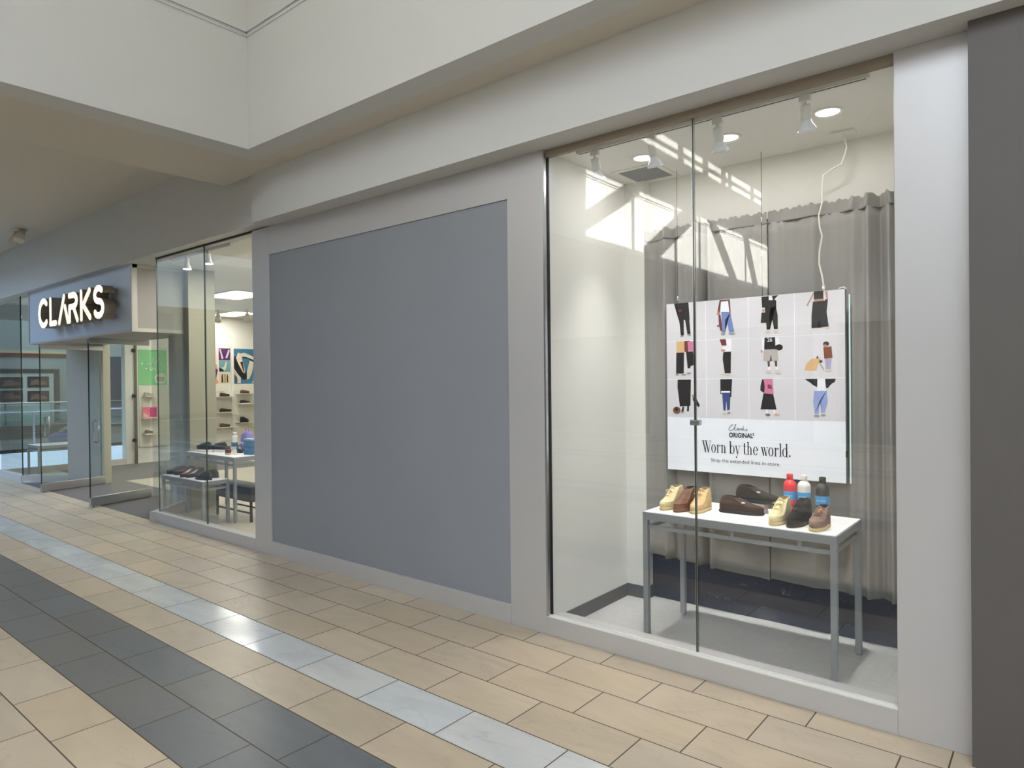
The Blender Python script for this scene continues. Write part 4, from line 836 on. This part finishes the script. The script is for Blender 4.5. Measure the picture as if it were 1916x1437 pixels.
# lit ceiling panels of the shop with their lamps, plus an added front fill
pl = mat('lit_panel', (1, .97, .90), .5, es=2.6, emit=(1, .96, .86))
for i, (x, y, lb_, hy) in enumerate(((-11.75, 6.35, 'bright ceiling panel nearest the left window', .35), (-15.0, 8.05, 'bright ceiling panel above the display wall', .30), (-13.2, 5.9, 'added ceiling light panel over the shop doors', .30), (-9.0, 8.4, 'added ceiling light panel at the back of the shop', .3))):  # last two panels are added only to light the room
    t = thing('ceiling_panel', lb_, 'ceiling light', (x, y, 3.378))
    bm = bmesh.new(); 
    for a_ in ((-.64, .64, -hy - .04, -hy), (-.64, .64, hy, hy + .04), (-.64, -.6, -hy, hy), (.6, .64, -hy, hy)): box(bm, *a_, -.012, 0)
    obj('frame', bm, white, t); obj('diffuser', B(-.6, .6, -hy, hy, -.008, 0), pl, t)
    lamp('panel_lamp', 'AREA', (x, y, 3.36), 34, (1, .95, .84), 1.2, hy * 2)
lamp('shop_front_fill', 'AREA', (-8.0, 4.7, 3.36), 60, (1, .96, .88), 1.6, .8)  # added fill without a fixture, brightens the partition and tables
# track with lit heads in the left window
bm = B(-8.95, -7.40, 3.93, 3.965, 3.350, 3.3785); tr = tag(obj('lighting_track', bm, white), 'white lighting track at the ceiling of the left window', 'light track')
bm = B(-8.93, -7.42, 3.942, 3.953, 3.3495, 3.353); obj('contact_slot', bm, dark, tr)
litb = mat('lit_bulb', (1, .98, .92), .3, es=4, emit=(1, .97, .90))
for x, lb_ in ((-8.50, 'lit track lamp left of the pane joint'), (-7.95, 'lit track lamp right of the pane joint')):
    t = thing('track_lamp', lb_, 'spotlight', (x, 3.947, 3.35)); obj('adapter', B(-.03, .03, -.014, .014, -.03, 0), white, t)
    bm = bmesh.new(); lathe(bm, [(0, -.03), (.022, -.03), (.026, -.04), (.026, -.09), (.045, -.135), (.052, -.15), (0, -.149)], 24); obj('shade', bm, white, t)
    bm = bmesh.new(); lathe(bm, [(0, -.151), (.050, -.151), (.046, -.158), (0, -.160)], 24); obj('bulb', bm, litb, t)
for x, y, lb_ in ((-14.4, 7.35, 'white track head near the back light panel'), (-13.9, 7.75, 'white track head above the blue poster')):
    t = thing('track_lamp', lb_, 'spotlight', (x, y, 3.378)); obj('adapter', B(-.04, .04, -.02, .02, -.04, 0), white, t)
    bm = bmesh.new(); tube(bm, [(0, 0, -.04), (0, 0, -.12)], .02, 10); tube(bm, [(0, 0, -.11), (-.10, .05, -.24)], [.04, .075], 16); obj('shade', bm, white, t)
t = thing('sprinkler', 'small sprinkler on the shop ceiling between the light panels', 'sprinkler', (-12.2, 6.95, 3.378)); bm = bmesh.new(); lathe(bm, [(0, 0), (.035, 0), (.035, -.008), (.012, -.01), (.012, -.05), (.03, -.055), (.03, -.06), (0, -.06)], 16); obj('body', bm, dark, t)
# post with round fixings and dark door track inside the entrance
ps = thing('fixing_post', 'slim dark post with three round fixings beside the green poster', 'post', (-15.90, 6.215, .003))
obj('pole', B(-.025, .025, -.022, .022, 0, 2.62), mat('bronze_post', srgb(108, 98, 88), .4, .4), ps)
for z in (.523, 1.50, 2.50):
    bm = bmesh.new(); tube(bm, [(.02, -.03, z), (.05, -.06, z)], .045, 16); obj('round_fixing', bm, dark, ps)

# ---------------------------------------------------------------- low ceiling spotlight
t = thing('ceiling_spotlight', 'small grey twin spotlight on the low ceiling at the far left', 'spotlight', (-12.70, 3.30, 4.209))
bm = bmesh.new(); lathe(bm, [(0, 0), (.09, 0), (.09, -.02), (0, -.025)], 20); obj('base', bm, soff, t)
for s_ in (-1, 1):
    bm = bmesh.new(); tube(bm, [(0, 0, -.02), (s_ * .10, 0, -.06)], .012, 8); tube(bm, [(s_ * .10, 0, -.03), (s_ * .16, -.06, -.20)], [.045, .075], 16); obj('head', bm, soff, t)

# ================================================================ MALL BEYOND THE CORNER WINDOW
display_table(-15.86, -15.20, 4.18, 5.10, .60, 'dark framed table in the corner window by the railing')
glass('railing_glass', (.80, .90, .89), .07)
struct('floor_concourse', B(-32.9, -21.3, -11.9, 19, .0005, .0015), mat('brown_concourse_floor', srgb(128, 104, 92), .4, noise=.2, nscale=1), label='brown mall floor between the two glass railings')
def railing(name, label, x, y0, y1, n_):
    t = thing(name, label, 'railing', (x, (y0 + y1) / 2, .001)); w_ = (y1 - y0) / 2
    bm = bmesh.new(); tube(bm, [(0, -w_, 1.07), (0, w_, 1.07)], .030, 12); obj('handrail', bm, mat('bright_steel', srgb(228, 232, 236), .18, .8), t)
    obj('base_shoe', B(-.04, .04, -w_, w_, 0, .09), dark, t)
    st = 2 * w_ / n_
    for i in range(n_):
        obj('glass_panel', B(-.006, .006, -w_ + i * st + .03, -w_ + (i + 1) * st - .03, .09, .98), MATS['railing_glass'], t)
    for i in range(n_ + 1): 
        bm = bmesh.new(); box(bm, -.05, -.012, -w_ + i * st - .025, -w_ + i * st + .025, 0, 1.045); obj('post', bm, chrome, t)
railing('glass_railing', 'nearer glass railing with steel handrail beyond the corner window', -21.2, 2.0, 12.0, 8)
railing('glass_railing', 'farther glass railing in front of the distant shop', -31.0, 3.0, 15.0, 8)
# distant shop
ds = thing('distant_shop', 'distant shop front with cream and maroon bands behind the railings', 'shop front', (-33, 10, 0))
obj('facade', B(-.3, 0, -8, 8, 0, 4.4), mat('pale_teal_wall', srgb(176, 190, 194), .6), ds)
obj('cream_band', B(0, .06, -8, .34, 3.07, 3.16), mat('cream_band', srgb(232, 214, 176), .5), ds)
obj('maroon_band', B(0, .05, -8, .34, 2.93, 3.07), mat('maroon_band', srgb(120, 62, 60), .5), ds)
bm = bmesh.new(); box(bm, 0, .08, -8, -.14, 2.25, 2.43); box(bm, 0, .08, -.34, -.14, 0, 2.25); obj('dark_frame', bm, mat('slate_frame', srgb(50, 60, 72), .4), ds)
obj('lit_window', B(0, .03, -8, -.34, .1, 2.25), mat('lit_shop_window', srgb(170, 184, 190), .4, es=.25), ds)
obj('blue_panel', B(0, .05, 1.60, 2.7, .3, 3.0), mat('navy_shop_panel', srgb(38, 60, 104), .5), ds)
for y0, z0, lb_ in ((-1.28, 1.66, 'upper framed car picture nearer the dark column'), (-1.28, 1.06, 'lower framed car picture nearer the dark column'), (-2.2, 1.64, 'upper framed picture at the far left of the shop'), (-2.2, 1.10, 'lower framed picture at the far left of the shop')):
    t = thing('framed_picture', lb_, 'picture', (-32.96, 10 + y0, z0))
    obj('frame', B(0, .03, 0, .76, 0, .46), mat('near_black', srgb(26, 28, 34), .5), t)
    bm = bmesh.new(); k = [(.08, .10), (.30, .12), (.55, .10), (.70, .14), (.64, .24), (.46, .28), (.36, .36), (.22, .32), (.12, .22)]
    prism(bm, k, .03, .034, ax=0); obj('picture_shape', bm, mat('muted_print', srgb(134, 104, 100), .5, noise=.5, nscale=7), t)
    bm = bmesh.new(); prism(bm, [(.08, .28), (.20, .40), (.14, .24)], .03, .036, ax=0); obj('blue_shape', bm, mat('blue_print', srgb(60, 84, 150), .5), t)
# coin ride between the railings
rd = thing('coin_ride', 'purple coin operated ride with a hoop beyond the railing', 'ride', (-24.2, 7.35, .002))
bm = bmesh.new(); lathe(bm, [(0, 0), (.34, 0), (.40, .06), (.42, .16), (.30, .26), (.12, .30), (0, .31)], 28); obj('body', bm, mat('purple_plastic', srgb(110, 92, 200), .3), rd)
bm = bmesh.new(); tube(bm, [(0, .46 * math.cos(a), .28 + .36 * math.sin(a)) for a in [PI * i / 18 for i in range(19)]], .025, 8); obj('hoop', bm, mat('lilac_plastic', srgb(170, 160, 210), .3), rd)
bm = bmesh.new(); tube(bm, [(.1, -.15, .30), (.1, 0, .40), (.1, .22, .42)], .06, 10); obj('seat', bm, white, rd)
bn = thing('concourse_bench', 'low brown bench block on the mall floor beyond the first railing', 'bench', (-27, 8.2, .002))
obj('seat', B(-.4, .4, -2.6, .9, .0, .42), mat('brown_wood', srgb(132, 100, 84), .6, noise=.15), bn, bevel=.01)
# shop fronts on the far side of the mall, behind the viewpoint (they show only as reflections)
bm = bmesh.new(); box(bm, -30, 8.8, -11.98, -11.7, 3.2, 4.4); struct('wall_opposite_fascia', bm, cream)
bm = bmesh.new()
for k in range(8): box(bm, -29.8 + k * 4.9, -29.2 + k * 4.9, -11.98, -11.6, 0, 3.2)
struct('wall_opposite_piers', bm, alu)
struct('wall_opposite_glass', B(-30, 8.8, -11.99, -11.9, .0, 3.2), mat('dark_shop_interior', srgb(84, 84, 86), .25))
